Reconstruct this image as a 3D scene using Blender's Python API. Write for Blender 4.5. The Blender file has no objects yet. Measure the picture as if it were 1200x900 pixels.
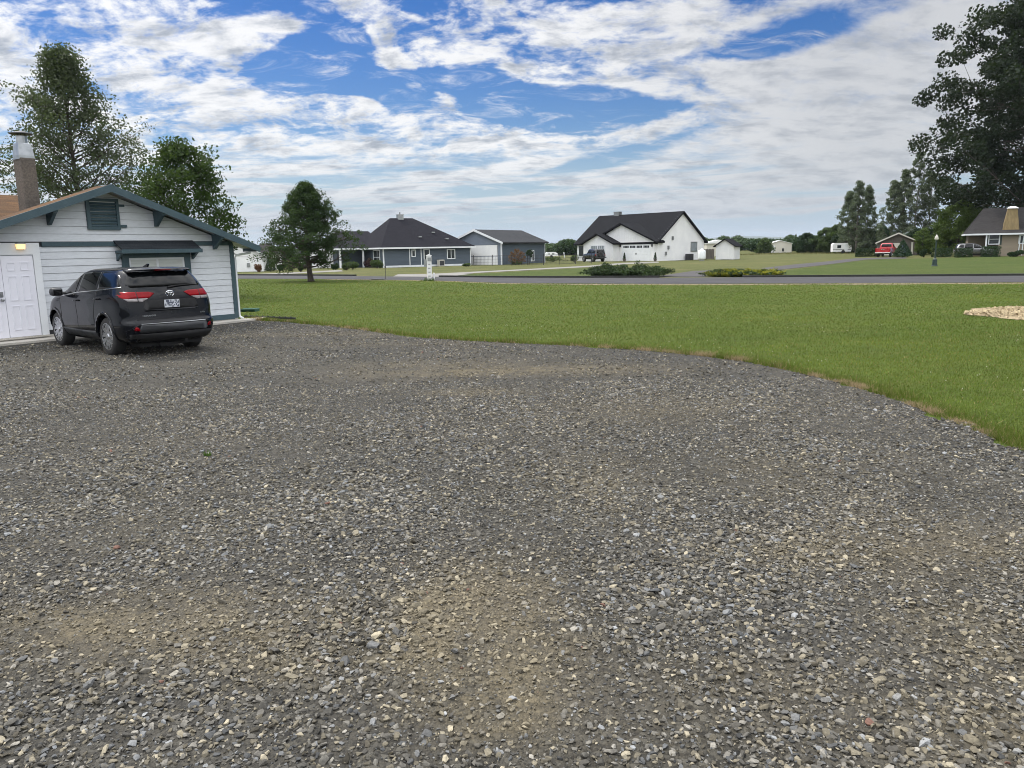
import bpy, bmesh, math, random
import numpy as np
from mathutils import Vector, Matrix
from mathutils.bvhtree import BVHTree

R = math.radians
scene = bpy.context.scene
COL = scene.collection
CAM_H = 2.0
HAZE_DENSITY = 7e-5
PITCH = math.atan((450 - 291.5) / 900.0)
ROT = (Matrix.Rotation(math.pi / 2 - PITCH, 3, 'X') @ Matrix.Rotation(R(-1.0), 3, 'Z'))


def ray(px, py):
    """direction of a line of sight of the survey photograph (1200 x 900)"""
    return ROT @ Vector(((px - 600) / 900.0, (450 - py) / 900.0, -1.0))


def G(px, py, z=0.0):
    d = ray(px, py)
    t = (z - CAM_H) / d.z
    return Vector((d.x * t, d.y * t, z))


# ------------------------------------------------------------------ tags
def tag(o, label=None, cat=None, group=None, kind=None):
    if label: o['label'] = label
    if cat: o['category'] = cat
    if group: o['group'] = group
    if kind: o['kind'] = kind
    return o


def empty(name, loc=(0, 0, 0), rz=0.0):
    o = bpy.data.objects.new(name, None)
    COL.objects.link(o)
    o.location = loc
    o.rotation_euler = (0, 0, rz)
    o.empty_display_size = 0.2
    return o


def link(name, me, mats, parent=None, smooth=False):
    o = bpy.data.objects.new(name, me)
    COL.objects.link(o)
    for m in (mats if isinstance(mats, (list, tuple)) else [mats]):
        me.materials.append(m)
    if smooth:
        me.polygons.foreach_set('use_smooth', [True] * len(me.polygons))
    if parent is not None:
        o.parent = parent
    return o


class MB:
    """collects faces and links them as one mesh object"""
    def __init__(s):
        s.v, s.f, s.m = [], [], []

    def face(s, pts, mi=0):
        i = len(s.v)
        s.v.extend([tuple(p) for p in pts])
        s.f.append(tuple(range(i, i + len(pts))))
        s.m.append(mi)

    def box(s, x0, x1, y0, y1, z0, z1, mi=0):
        i = len(s.v)
        s.v += [(x0, y0, z0), (x1, y0, z0), (x1, y1, z0), (x0, y1, z0), (x0, y0, z1), (x1, y0, z1), (x1, y1, z1), (x0, y1, z1)]
        for f in ((0, 3, 2, 1), (4, 5, 6, 7), (0, 1, 5, 4), (1, 2, 6, 5), (2, 3, 7, 6), (3, 0, 4, 7)):
            s.f.append(tuple(i + k for k in f)); s.m.append(mi)

    def prism(s, pts, vec, mi=0):
        """polygon pts swept along vec, closed"""
        n = len(pts); i = len(s.v)
        vec = Vector(vec)
        s.v += [tuple(p) for p in pts] + [tuple(Vector(p) + vec) for p in pts]
        s.f.append(tuple(range(i + n - 1, i - 1, -1))); s.m.append(mi)
        s.f.append(tuple(range(i + n, i + 2 * n))); s.m.append(mi)
        for k in range(n):
            s.f.append((i + k, i + (k + 1) % n, i + n + (k + 1) % n, i + n + k)); s.m.append(mi)

    def tube(s, pts, rad, n=6, mi=0, cap=True):
        pts = [Vector(p) for p in pts]
        rad = rad if isinstance(rad, (list, tuple)) else [rad] * len(pts)
        base = len(s.v)
        for k, p in enumerate(pts):
            a = pts[max(k - 1, 0)]; b = pts[min(k + 1, len(pts) - 1)]
            d = (b - a); d = d.normalized() if d.length > 1e-9 else Vector((0, 0, 1))
            q = d.cross(Vector((0, 0, 1)) if abs(d.z) < 0.9 else Vector((1, 0, 0))).normalized()
            w = d.cross(q)
            for j in range(n):
                t = 2 * math.pi * j / n
                s.v.append(tuple(p + (q * math.cos(t) + w * math.sin(t)) * rad[k]))
        for k in range(len(pts) - 1):
            for j in range(n):
                a0 = base + k * n + j; a1 = base + k * n + (j + 1) % n
                s.f.append((a0, a1, a1 + n, a0 + n)); s.m.append(mi)
        if cap:
            s.f.append(tuple(base + j for j in range(n - 1, -1, -1))); s.m.append(mi)
            e = base + (len(pts) - 1) * n
            s.f.append(tuple(e + j for j in range(n))); s.m.append(mi)

    def lathe(s, prof, n=20, axis='z', o=(0, 0, 0), mi=0, cap=True):
        """prof: list of (radius, height) swept round the axis"""
        base = len(s.v)
        for (r, h) in prof:
            for j in range(n):
                t = 2 * math.pi * j / n
                a, b = r * math.cos(t), r * math.sin(t)
                p = (a, b, h) if axis == 'z' else ((h, a, b) if axis == 'x' else (a, h, b))
                s.v.append((p[0] + o[0], p[1] + o[1], p[2] + o[2]))
        for k in range(len(prof) - 1):
            for j in range(n):
                a0 = base + k * n + j; a1 = base + k * n + (j + 1) % n
                s.f.append((a0, a1, a1 + n, a0 + n)); s.m.append(mi)
        if not cap: return
        s.f.append(tuple(base + j for j in range(n - 1, -1, -1))); s.m.append(mi)
        e = base + (len(prof) - 1) * n
        s.f.append(tuple(e + j for j in range(n))); s.m.append(mi)

    def build(s, name, mats, parent=None, smooth=False, bevel=0.0):
        me = bpy.data.meshes.new(name)
        me.from_pydata(s.v, [], s.f)
        me.polygons.foreach_set('material_index', s.m)
        bm = bmesh.new(); bm.from_mesh(me)
        bmesh.ops.recalc_face_normals(bm, faces=bm.faces)
        if bevel:
            bmesh.ops.bevel(bm, geom=list(bm.edges), offset=bevel, segments=1, affect='EDGES', profile=0.5)
        bm.to_mesh(me); bm.free()
        return link(name, me, mats, parent, smooth)


def np_mesh(name, verts, tris, mats, parent=None, col=None, k=3, smooth=False):
    """big mesh from numpy arrays; k corners per face; col is one colour per vertex"""
    verts = np.ascontiguousarray(verts, dtype=np.float32); tris = np.ascontiguousarray(tris, dtype=np.int32)
    me = bpy.data.meshes.new(name)
    me.vertices.add(len(verts)); me.vertices.foreach_set('co', verts.ravel())
    me.loops.add(tris.size); me.loops.foreach_set('vertex_index', tris.ravel())
    me.polygons.add(len(tris))
    me.polygons.foreach_set('loop_start', np.arange(0, tris.size, k, dtype=np.int32))
    me.polygons.foreach_set('loop_total', np.full(len(tris), k, dtype=np.int32))
    me.polygons.foreach_set('use_smooth', np.full(len(tris), smooth))
    me.update(calc_edges=True)
    if col is not None:
        a = me.color_attributes.new('tint', 'FLOAT_COLOR', 'POINT')
        c = np.ones((len(verts), 4), dtype=np.float32); c[:, :3] = col
        a.data.foreach_set('color', c.ravel())
    return link(name, me, mats, parent)


# ------------------------------------------------------------------ materials
class NT:
    def __init__(s, tree):
        s.t = tree

    def n(s, typ, **kw):
        nd = s.t.nodes.new(typ)
        for k, v in kw.items():
            setattr(nd, k, v)
        return nd

    def put(s, sock, v):
        if isinstance(v, bpy.types.NodeSocket):
            s.t.links.new(v, sock)
        else:
            sock.default_value = v

    def m(s, op, a, b=0.0, c=None, clamp=False):
        nd = s.n('ShaderNodeMath', operation=op, use_clamp=clamp)
        s.put(nd.inputs[0], a); s.put(nd.inputs[1], b)
        if c is not None: s.put(nd.inputs[2], c)
        return nd.outputs[0]

    def mix(s, f, a, b, blend='MIX'):
        nd = s.n('ShaderNodeMix', data_type='RGBA', blend_type=blend)
        s.put(nd.inputs[0], f)
        for i, v in ((6, a), (7, b)):
            if not isinstance(v, bpy.types.NodeSocket): v = (*v[:3], 1)
            s.put(nd.inputs[i], v)
        return nd.outputs[2]

    def noise(s, vec, scale, detail=4, rough=0.55, dist=0.0):
        nd = s.n('ShaderNodeTexNoise')
        s.put(nd.inputs['Vector'], vec)
        nd.inputs['Scale'].default_value = scale; nd.inputs['Detail'].default_value = detail
        nd.inputs['Roughness'].default_value = rough; nd.inputs['Distortion'].default_value = dist
        return nd.outputs[0]

    def ramp(s, v, lo, hi, a=0.0, b=1.0, smooth=True):
        nd = s.n('ShaderNodeMapRange', interpolation_type='SMOOTHSTEP' if smooth else 'LINEAR')
        s.put(nd.inputs[0], v)
        for i, x in enumerate((lo, hi, a, b)): s.put(nd.inputs[i + 1], x)
        return nd.outputs[0]

    def scale(s, vec, xyz):
        nd = s.n('ShaderNodeMapping')
        s.put(nd.inputs[0], vec); nd.inputs['Scale'].default_value = xyz
        return nd.outputs[0]


def new_mat(name):
    m = bpy.data.materials.new(name); m.use_nodes = True
    nt = NT(m.node_tree)
    b = m.node_tree.nodes['Principled BSDF']
    return m, nt, b


def pmat(name, col, col2=None, rough=0.6, metal=0.0, ns=3.0, fine=None, bump=None, coat=0.0, spec=0.5, emit=None, stretch=(1, 1, 1)):
    """painted or plain surface with mottling (col..col2 at ns), optional fine grain and bump (scale, strength)"""
    m, nt, b = new_mat(name)
    co = nt.n('ShaderNodeTexCoord').outputs['Object']
    co = nt.scale(co, stretch)
    col2 = col2 or tuple(c * 0.82 for c in col)
    f = nt.ramp(nt.noise(co, ns, 5, 0.6), 0.3, 0.7)
    c = nt.mix(f, col, col2)
    if fine:
        g = nt.ramp(nt.noise(co, fine[0], 3, 0.6), 0.25, 0.75, 1 - fine[1], 1 + fine[1])
        g3 = nt.n('ShaderNodeCombineColor'); [nt.put(g3.inputs[i], g) for i in range(3)]
        c = nt.mix(1.0, c, g3.outputs[0], 'MULTIPLY')
    nt.put(b.inputs['Base Color'], c)
    r = nt.ramp(nt.noise(co, ns * 2.3, 4), 0.3, 0.7, max(rough - .06, 0.02), min(rough + .08, 1))
    nt.put(b.inputs['Roughness'], r)
    b.inputs['Metallic'].default_value = metal
    b.inputs['Coat Weight'].default_value = coat
    b.inputs['Coat Roughness'].default_value = 0.03
    b.inputs['Specular IOR Level'].default_value = spec
    if bump:
        bp = nt.n('ShaderNodeBump'); bp.inputs['Strength'].default_value = bump[1]; bp.inputs['Distance'].default_value = 0.02
        nt.put(bp.inputs['Height'], nt.noise(co, bump[0], 4))
        nt.put(b.inputs['Normal'], bp.outputs[0])
    if emit:
        b.inputs['Emission Color'].default_value = (*emit[0], 1); b.inputs['Emission Strength'].default_value = emit[1]
    return m


def leaf_mat(name, a, b_, trans=0.35):
    m, nt, b = new_mat(name)
    geo = nt.n('ShaderNodeNewGeometry')
    c = nt.mix(geo.outputs['Random Per Island'], a, b_)
    co = nt.n('ShaderNodeTexCoord').outputs['Object']
    c = nt.mix(nt.ramp(nt.noise(co, 0.7, 3), 0.35, 0.65, 0.0, 0.5), c, tuple(x * 1.5 for x in b_))
    nt.put(b.inputs['Base Color'], c); b.inputs['Roughness'].default_value = 0.55
    b.inputs['Specular IOR Level'].default_value = 0.15
    tr = nt.n('ShaderNodeBsdfTranslucent')
    nt.put(tr.inputs[0], nt.mix(0.5, c, (0.10, 0.16, 0.02)))
    mx = nt.n('ShaderNodeMixShader'); mx.inputs[0].default_value = trans
    nt.t.links.new(b.outputs[0], mx.inputs[1]); nt.t.links.new(tr.outputs[0], mx.inputs[2])
    nt.t.links.new(mx.outputs[0], nt.t.nodes['Material Output'].inputs['Surface'])
    return m


def shingle_mat(name, a, b_, course=0.14):
    """asphalt shingles: courses along the object's z, tabs along x/y"""
    m, nt, b = new_mat(name)
    co = nt.n('ShaderNodeTexCoord').outputs['Object']
    br = nt.n('ShaderNodeTexBrick')
    sp = nt.n('ShaderNodeSeparateXYZ'); nt.put(sp.inputs[0], co)
    cb = nt.n('ShaderNodeCombineXYZ')
    nt.put(cb.inputs[0], nt.m('ADD', sp.outputs[0], sp.outputs[1])); nt.put(cb.inputs[1], sp.outputs[2])
    nt.put(br.inputs['Vector'], cb.outputs[0])
    for k, v in (('Scale', 1.0), ('Brick Width', 0.33), ('Row Height', course * 0.5), ('Mortar Size', 0.006), ('Mortar Smooth', 0.6)):
        br.inputs[k].default_value = v
    br.inputs['Color1'].default_value = (*a, 1); br.inputs['Color2'].default_value = (*b_, 1)
    br.inputs['Mortar'].default_value = (*[x * .55 for x in a], 1)
    c = nt.mix(nt.ramp(nt.noise(co, 0.9, 5), 0.3, 0.7, 0, .5), br.outputs[0], b_)
    g = nt.ramp(nt.noise(co, 60, 2), 0.3, 0.7, 0.7, 1.3)
    g3 = nt.n('ShaderNodeCombineColor'); [nt.put(g3.inputs[i], g) for i in range(3)]
    nt.put(b.inputs['Base Color'], nt.mix(1.0, c, g3.outputs[0], 'MULTIPLY'))
    b.inputs['Roughness'].default_value = 0.95; b.inputs['Specular IOR Level'].default_value = .12
    return m


M = {}
M['white_paint'] = pmat('white_paint', (.74, .76, .78), (.66, .68, .70), .5, ns=1.2, bump=(30, .05))
M['siding_grey'] = pmat('siding_grey', (.60, .625, .655), (.53, .55, .58), .6, ns=1.1, fine=(26, .06), bump=(18, .08), stretch=(.25, 1, 1))
M['siding_gable'] = M['siding_grey']
M['teal_trim'] = pmat('teal_trim', (.035, .066, .082), (.05, .085, .10), .55, ns=2.0, fine=(30, .12), bump=(25, .08))
M['door_white'] = pmat('door_white', (.80, .80, .86), (.75, .75, .81), .4, ns=1.0)
M['metal_dark'] = pmat('metal_dark', (.03, .03, .035), rough=.45, ns=4)
M['metal_grey'] = pmat('metal_grey', (.35, .36, .37), (.28, .29, .30), .38, metal=.8, ns=3)
M['galvanised'] = pmat('galvanised', (.46, .48, .50), (.34, .36, .38), .42, metal=.85, ns=5)
M['concrete'] = pmat('concrete', (.50, .47, .42), (.40, .38, .34), .85, ns=1.3, fine=(45, .15), bump=(40, .15))
M['concrete_far'] = pmat('concrete_far', (.21, .20, .185), (.17, .165, .15), .85, ns=.5)
M['brick_chimney'] = pmat('brick_chimney', (.135, .112, .092), (.09, .078, .068), .85, ns=1.1, fine=(20, .3), bump=(25, .3))
M['shingle_brown'] = shingle_mat('shingle_brown', (.13, .072, .036), (.075, .047, .03))
M['shingle_teal'] = shingle_mat('shingle_teal', (.018, .022, .027), (.03, .034, .039))
M['shingle_black'] = shingle_mat('shingle_black', (.008, .0085, .011), (.012, .013, .016))
M['shingle_navy'] = shingle_mat('shingle_navy', (.013, .013, .018), (.018, .018, .024))
M['shingle_grey'] = shingle_mat('shingle_grey', (.034, .036, .040), (.048, .050, .054))
M['shingle_slate'] = shingle_mat('shingle_slate', (.028, .027, .0275), (.042, .040, .041))
M['blue_siding'] = pmat('blue_siding', (.072, .095, .122), (.062, .082, .106), .65, ns=.6, fine=(9, .08), stretch=(.2, .2, 3))
M['blue_gable'] = pmat('blue_gable', (.17, .20, .25), (.15, .18, .225), .65, ns=.6)
M['tan_siding'] = pmat('tan_siding', (.26, .215, .16), (.22, .18, .135), .7, ns=.7, stretch=(.3, .3, 2))
M['wood_chimney'] = pmat('wood_chimney', (.27, .20, .095), (.18, .13, .06), .75, ns=2, stretch=(3, 3, .3))
M['white_siding'] = pmat('white_siding', (.80, .80, .80), (.72, .725, .735), .6, ns=.6)
M['shed_white'] = pmat('shed_white', (.72, .72, .72), (.63, .64, .65), .6, ns=.8)
M['cream'] = pmat('cream', (.62, .59, .52), (.54, .52, .46), .7, ns=.5)
M['pane'] = pmat('pane', (.02, .026, .03), (.03, .036, .04), .06, ns=.5)
M['pane_pale'] = pmat('pane_pale', (.28, .31, .33), (.2, .23, .25), .12, ns=1.5)
M['blind'] = pmat('blind', (.62, .64, .62), (.5, .52, .5), .6, ns=2, stretch=(.3, 1, 6))
M['fence_black'] = pmat('fence_black', (.02, .02, .022), rough=.5)
M['fence_wood'] = pmat('fence_wood', (.13, .11, .095), (.09, .08, .07), .85, ns=2, stretch=(4, 4, .5))
M['red_paint'] = pmat('red_paint', (.42, .012, .018), (.34, .01, .015), .3, ns=1, coat=.8)
M['silver_paint'] = pmat('silver_paint', (.17, .17, .175), (.14, .14, .145), .3, metal=.5, ns=1, coat=.7)
M['black_paint'] = pmat('black_paint', (.012, .013, .016), (.016, .017, .02), .25, ns=1, coat=.8)
M['car_paint'] = pmat('car_paint', (.0022, .003, .0055), (.003, .004, .007), .2, ns=.8, coat=.42, spec=.06)
M['car_plastic'] = pmat('car_plastic', (.022, .024, .028), (.03, .032, .036), .55, ns=3, fine=(120, .2))
M['car_under'] = pmat('car_under', (.008, .008, .009), rough=.8)
M['car_glass'] = pmat('car_glass', (.002, .0025, .003), (.003, .0035, .004), .02, ns=.4, spec=.28)
M['chrome'] = pmat('chrome', (.75, .76, .78), (.68, .69, .71), .12, metal=1.0)
M['rim_alloy'] = pmat('rim_alloy', (.50, .51, .53), (.42, .43, .45), .26, metal=.9, ns=8)
M['rim_dark'] = pmat('rim_dark', (.03, .03, .034), rough=.4, metal=.5)
M['tyre'] = pmat('tyre', (.018, .018, .019), (.03, .029, .028), .85, ns=6, bump=(60, .2))
M['lens_red'] = pmat('lens_red', (.25, .003, .008), (.16, .002, .005), .15, ns=4, coat=.08, spec=.12)
M['lens_clear'] = pmat('lens_clear', (.30, .28, .28), (.2, .18, .19), .15, ns=9, coat=.3)
M['plate_white'] = pmat('plate_white', (.60, .62, .66), (.48, .50, .55), .4, ns=8)
M['plate_ink'] = pmat('plate_ink', (.07, .08, .12), rough=.5)
M['lamp_glow'] = pmat('lamp_glow', (.9, .75, .5), rough=.4, emit=((1.0, .62, .24), 1.15))
M['lamp_globe'] = pmat('lamp_globe', (.55, .53, .46), rough=.3)
M['lamp_post_green'] = pmat('lamp_post_green', (.012, .03, .026), rough=.45)
M['bark'] = pmat('bark', (.062, .048, .038), (.035, .028, .023), .9, ns=5, bump=(14, .6), stretch=(2, 2, .5))
M['bark_pale'] = pmat('bark_pale', (.16, .145, .12), (.10, .09, .075), .9, ns=4, bump=(14, .5), stretch=(2, 2, .4))
M['green_pvc'] = pmat('green_pvc', (.03, .10, .075), (.022, .075, .06), .4, ns=2)
M['edging_black'] = pmat('edging_black', (.03, .03, .03), rough=.6)
M['terracotta'] = pmat('terracotta', (.11, .09, .08), rough=.8)
M['blue_cloth'] = pmat('blue_cloth', (.34, .42, .58), (.26, .34, .5), .8)
L = {}
L['cottonwood'] = leaf_mat('leaf_cottonwood', (.038, .051, .030), (.07, .085, .052))
L['maple'] = leaf_mat('leaf_maple', (.019, .036, .014), (.038, .064, .02))
L['pear'] = leaf_mat('leaf_pear', (.017, .035, .016), (.034, .058, .024))
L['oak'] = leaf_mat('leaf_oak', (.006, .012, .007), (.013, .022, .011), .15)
L['poplar'] = leaf_mat('leaf_poplar', (.075, .098, .062), (.13, .155, .105))
L['bright'] = leaf_mat('leaf_bright', (.05, .085, .02), (.085, .125, .03))
L['mid'] = leaf_mat('leaf_mid', (.04, .068, .026), (.07, .10, .04))
L['dark'] = leaf_mat('leaf_dark', (.012, .028, .014), (.024, .046, .02), .2)
L['conifer'] = leaf_mat('leaf_conifer', (.018, .042, .022), (.03, .06, .03), .15)
L['juniper'] = leaf_mat('leaf_juniper', (.016, .032, .016), (.038, .062, .024), .2)
L['golden'] = leaf_mat('leaf_golden', (.10, .12, .015), (.22, .21, .02), .3)
L['purple'] = leaf_mat('leaf_purple', (.03, .012, .02), (.06, .02, .035), .3)
L['rust'] = leaf_mat('leaf_rust', (.12, .05, .035), (.18, .09, .05), .3)
L['woods'] = leaf_mat('leaf_woods', (.03, .055, .026), (.055, .085, .038), .2)


def local(root):
    return (Matrix.Translation(root.location) @ Matrix.Rotation(root.rotation_euler.z, 4, 'Z')).inverted()


def on(root, px, py, axis='y', at=0.0):
    """where a line of sight meets the wall plane y=at (or x=at) of a building"""
    mi = local(root); o = mi @ Vector((0, 0, CAM_H)); d = mi.to_3x3() @ ray(px, py)
    i = 1 if axis == 'y' else 0
    t = (at - o[i]) / d[i]
    p = o + d * t
    return (p.x if axis == 'y' else p.y), p.z


# ------------------------------------------------------------------ camera, sun, sky
cam = bpy.data.cameras.new('camera')
cam.sensor_width = 36.0; cam.lens = 27.0; cam.clip_start = 0.05; cam.clip_end = 40000
co_ = bpy.data.objects.new('camera', cam); COL.objects.link(co_)
co_.location = (0, 0, CAM_H); co_.rotation_euler = ROT.to_euler()
scene.camera = co_
scene.view_settings.view_transform = 'Standard'
scene.view_settings.look = 'None'
scene.view_settings.exposure = 0.0
scene.view_settings.gamma = 1.0
scene.render.film_transparent = False
scene.cycles.max_bounces = 6
scene.cycles.diffuse_bounces = 3
scene.cycles.glossy_bounces = 3
scene.cycles.transmission_bounces = 4
scene.cycles.volume_bounces = 0
scene.cycles.use_denoising = True
scene.cycles.sample_clamp_indirect = 6
scene.cycles.filter_width = 1.0

SUN_AZ, SUN_EL = R(-52.0), R(52.0)          # azimuth from +Y towards +X
sd = Vector((math.sin(SUN_AZ) * math.cos(SUN_EL), math.cos(SUN_AZ) * math.cos(SUN_EL), math.sin(SUN_EL)))
sl = bpy.data.lights.new('sun', 'SUN'); sl.energy = 3.0; sl.angle = R(8.0); sl.color = (1.0, .93, .82)
so = bpy.data.objects.new('sun', sl); COL.objects.link(so)
so.rotation_euler = (-sd).to_track_quat('-Z', 'Y').to_euler(); so.location = sd * 60

BACK_LIGHT, OVER_LIGHT = 1.0, 2.0  # extra brightness of out-of-view clouds, added as fill for walls and ground
w = bpy.data.worlds.new('World'); scene.world = w; w.use_nodes = True
nt = NT(w.node_tree)
bg = w.node_tree.nodes['Background']
sky = nt.n('ShaderNodeTexSky', sky_type='NISHITA')
sky.sun_disc = False; sky.sun_elevation = SUN_EL; sky.sun_rotation = SUN_AZ
sky.altitude = 60; sky.air_density = 1.0; sky.dust_density = 0.3; sky.ozone_density = 2.2
dirv = nt.n('ShaderNodeTexCoord').outputs['Generated']
sp = nt.n('ShaderNodeSeparateXYZ'); nt.put(sp.inputs[0], dirv)
X, Y, Z = sp.outputs
hz = nt.m('SQRT', nt.m('ADD', nt.m('MULTIPLY', X, X), nt.m('MULTIPLY', Y, Y)))
az = nt.m('ARCTAN2', X, Y)
el = nt.m('ARCTAN2', Z, hz)
zz = nt.m('ADD', nt.m('MAXIMUM', Z, 0.0), 0.26)
cb = nt.n('ShaderNodeCombineXYZ')                       # the cloud deck seen from below: a plane overhead
nt.put(cb.inputs[0], nt.m('DIVIDE', X, zz)); nt.put(cb.inputs[1], nt.m('DIVIDE', Y, zz))
deck = cb.outputs[0]


def dir_of(px, py):
    d = ray(px, py).normalized()
    return math.atan2(d.x, d.y), math.atan2(d.z, math.hypot(d.x, d.y))


azel = nt.n('ShaderNodeCombineXYZ'); nt.put(azel.inputs[0], az); nt.put(azel.inputs[1], el)
azel = azel.outputs[0]


def blob(px, py, rx, ry, rot, amp, acc=None):
    """soft elliptical bank of the cloud deck, centred on a bearing and an elevation"""
    a0, e0 = dir_of(px, py)
    mp = nt.n('ShaderNodeMapping', vector_type='TEXTURE')
    mp.inputs['Location'].default_value = (a0, e0, 0); mp.inputs['Rotation'].default_value = (0, 0, R(rot))
    mp.inputs['Scale'].default_value = (1.6 * rx / 900, 1.6 * ry / 900, 1)
    nt.put(mp.inputs[0], azel)
    g = nt.n('ShaderNodeTexGradient', gradient_type='SPHERICAL'); nt.put(g.inputs[0], mp.outputs[0])
    return nt.m('MULTIPLY_ADD', g.outputs['Fac'], amp, acc if acc is not None else 0.0)


BANKS = [  # px, py, rx, ry, rotation (up to the right +), weight
    (0, 70, 150, 160, -15, 1.25), (90, 150, 220, 84, -30, 1.15), (40, 230, 280, 70, 0, .55), (300, 172, 190, 44, -24, 1.05), (440, 158, 120, 24, -8, .95), (290, 215, 240, 40, -6, .55), (470, 196, 180, 26, -8, .70),
    (555, 156, 105, 12, 3, 1.15), (620, 182, 150, 14, 11, 1.15), (505, 190, 150, 18, 6, .8), (520, 222, 260, 20, 3, .55), (400, 240, 300, 14, 0, .35),
    (325, 34, 66, 22, 14, .75), (462, 74, 32, 20, -20, 1.0), (528, 122, 42, 24, -25, .90), (190, 8, 110, 34, -10, .60), (268, 60, 34, 14, 10, .70), (285, 93, 34, 10, 0, .60), (345, 84, 28, 9, 6, .55), (330, 114, 40, 9, 0, .85), (408, 118, 30, 9, 0, .85), (440, 134, 80, 14, -6, .8), (700, 142, 30, 8, 0, .6),
    (640, 26, 200, 44, -12, 1.0), (690, 76, 80, 28, 14, .85), (800, 0, 110, 24, 18, .75), (455, 30, 66, 17, -26, .85), (540, 62, 80, 22, -14, .6),
    (798, 98, 68, 15, 6, .95), (930, 170, 230, 50, 14, .85), (1090, 90, 230, 100, 16, .95), (820, 205, 150, 15, 6, .60), (900, 12, 110, 22, 8, .5), (960, 70, 120, 26, 14, .45),
    (950, 238, 260, 9, 2, .45), (560, 262, 300, 7, 1, .35), (1030, 198, 170, 24, 4, .5),
    (890, 62, 90, 20, 12, -.35), (600, 112, 130, 14, -6, -.25), (420, 92, 60, 18, -28, -.25), (690, 140, 90, 22, 8, -.35), (925, 216, 110, 7, 0, -.25),
]
cov = None
for b_ in BANKS:
    cov = blob(*b_, cov)
w1 = nt.n('ShaderNodeTexNoise'); nt.put(w1.inputs['Vector'], deck); w1.inputs['Scale'].default_value = 3.5; w1.inputs['Detail'].default_value = 2
wv = nt.n('ShaderNodeVectorMath', operation='MULTIPLY_ADD'); nt.put(wv.inputs[0], w1.outputs['Color']); wv.inputs[1].default_value = (.12, .12, 0); nt.put(wv.inputs[2], deck)
deck2 = wv.outputs[0]
n1 = nt.noise(nt.scale(deck2, (.85, 1.0, 1)), 6.0, 9, .64)
n2 = nt.noise(nt.scale(deck2, (.9, 1.1, 1)), 25.0, 4, .6)
# thin streaks near the horizon, where the deck is seen edge-on
st = nt.n('ShaderNodeCombineXYZ'); nt.put(st.inputs[0], nt.m('MULTIPLY', az, 6.0)); nt.put(st.inputs[1], nt.m('MULTIPLY', nt.m('ADD', el, nt.m('MULTIPLY', az, -.03)), 75.0))
n3 = nt.noise(st.outputs[0], 1.0, 8, .62, .4)
tex = nt.m('ADD', nt.m('MULTIPLY', n1, .74), nt.m('MULTIPLY', n2, .26))
low = nt.ramp(el, R(8.5), R(4.0))
tex = nt.m('ADD', nt.m('MULTIPLY', tex, nt.m('SUBTRACT', 1.0, low)), nt.m('MULTIPLY', n3, low))
veil = nt.m('MINIMUM', blob(1150, 70, 280, 170, 10, 1.5), 1.0)
tex = nt.m('MULTIPLY_ADD', nt.m('SUBTRACT', tex, .5), nt.m('MULTIPLY_ADD', veil, -1.2, 2.1), .5)
dens = nt.m('ADD', tex, nt.m('MULTIPLY_ADD', nt.m('MINIMUM', cov, .78), 1.12, -.745))
dens = nt.m('MULTIPLY_ADD', veil, .12, dens)
# overhead and behind the viewer: unseen cloud cover added to light the scene
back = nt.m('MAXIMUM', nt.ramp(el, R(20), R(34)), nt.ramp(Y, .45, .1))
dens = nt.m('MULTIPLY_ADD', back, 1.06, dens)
alpha = nt.ramp(dens, .40, .74)
wisp = nt.noise(nt.scale(deck2, (.7, 1.5, 1)), 7.0, 8, .68, .8)
alpha = nt.m('MAXIMUM', alpha, nt.m('MULTIPLY', nt.ramp(wisp, .50, .74), nt.ramp(wisp, .5, .8, .45, .95)))
tk = nt.m('MULTIPLY_ADD', nt.m('SUBTRACT', nt.noise(nt.scale(deck2, (.8, 1.2, 1)), 8.0, 6, .62), .5), 2.6, .36)
tk = nt.m('MULTIPLY_ADD', nt.m('SUBTRACT', dens, .70), .6, tk)
thick = nt.ramp(tk, .15, .95)
bright = (1.20, 1.20, 1.20)
grey = (.48, .53, .61)
ccol = nt.mix(thick, bright, grey)
# paler and bluer towards the horizon (long path through air)
ccol = nt.mix(nt.ramp(el, R(8), R(0.5), 0.0, .70), ccol, (.50, .57, .66))
# the veil on the right of the view is thin grey stratus
ccol = nt.mix(nt.m('MULTIPLY', veil, .62), ccol, (.56, .58, .61))
# glow round the sun; unseen clouds behind and overhead brightened as fill light
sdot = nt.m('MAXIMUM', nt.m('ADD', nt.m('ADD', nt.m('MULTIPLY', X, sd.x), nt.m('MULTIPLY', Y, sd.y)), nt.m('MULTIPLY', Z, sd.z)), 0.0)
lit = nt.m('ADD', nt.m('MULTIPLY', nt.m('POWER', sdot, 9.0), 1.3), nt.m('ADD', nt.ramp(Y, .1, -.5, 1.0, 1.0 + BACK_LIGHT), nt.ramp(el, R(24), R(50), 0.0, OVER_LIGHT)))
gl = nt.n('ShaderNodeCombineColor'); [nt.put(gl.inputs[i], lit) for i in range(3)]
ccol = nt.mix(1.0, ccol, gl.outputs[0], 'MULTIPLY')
SKY_STRENGTH = 0.10
hs = nt.n('ShaderNodeHueSaturation'); hs.inputs['Saturation'].default_value = 1.5; hs.inputs['Value'].default_value = .90; hs.inputs['Hue'].default_value = .517
nt.put(hs.inputs['Color'], sky.outputs[0])
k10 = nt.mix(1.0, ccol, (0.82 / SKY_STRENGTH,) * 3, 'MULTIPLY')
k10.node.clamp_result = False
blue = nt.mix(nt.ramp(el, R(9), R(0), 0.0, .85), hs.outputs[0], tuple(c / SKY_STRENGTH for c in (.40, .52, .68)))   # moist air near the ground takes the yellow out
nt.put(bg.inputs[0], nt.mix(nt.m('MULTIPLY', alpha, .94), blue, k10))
bg.inputs[1].default_value = SKY_STRENGTH
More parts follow.
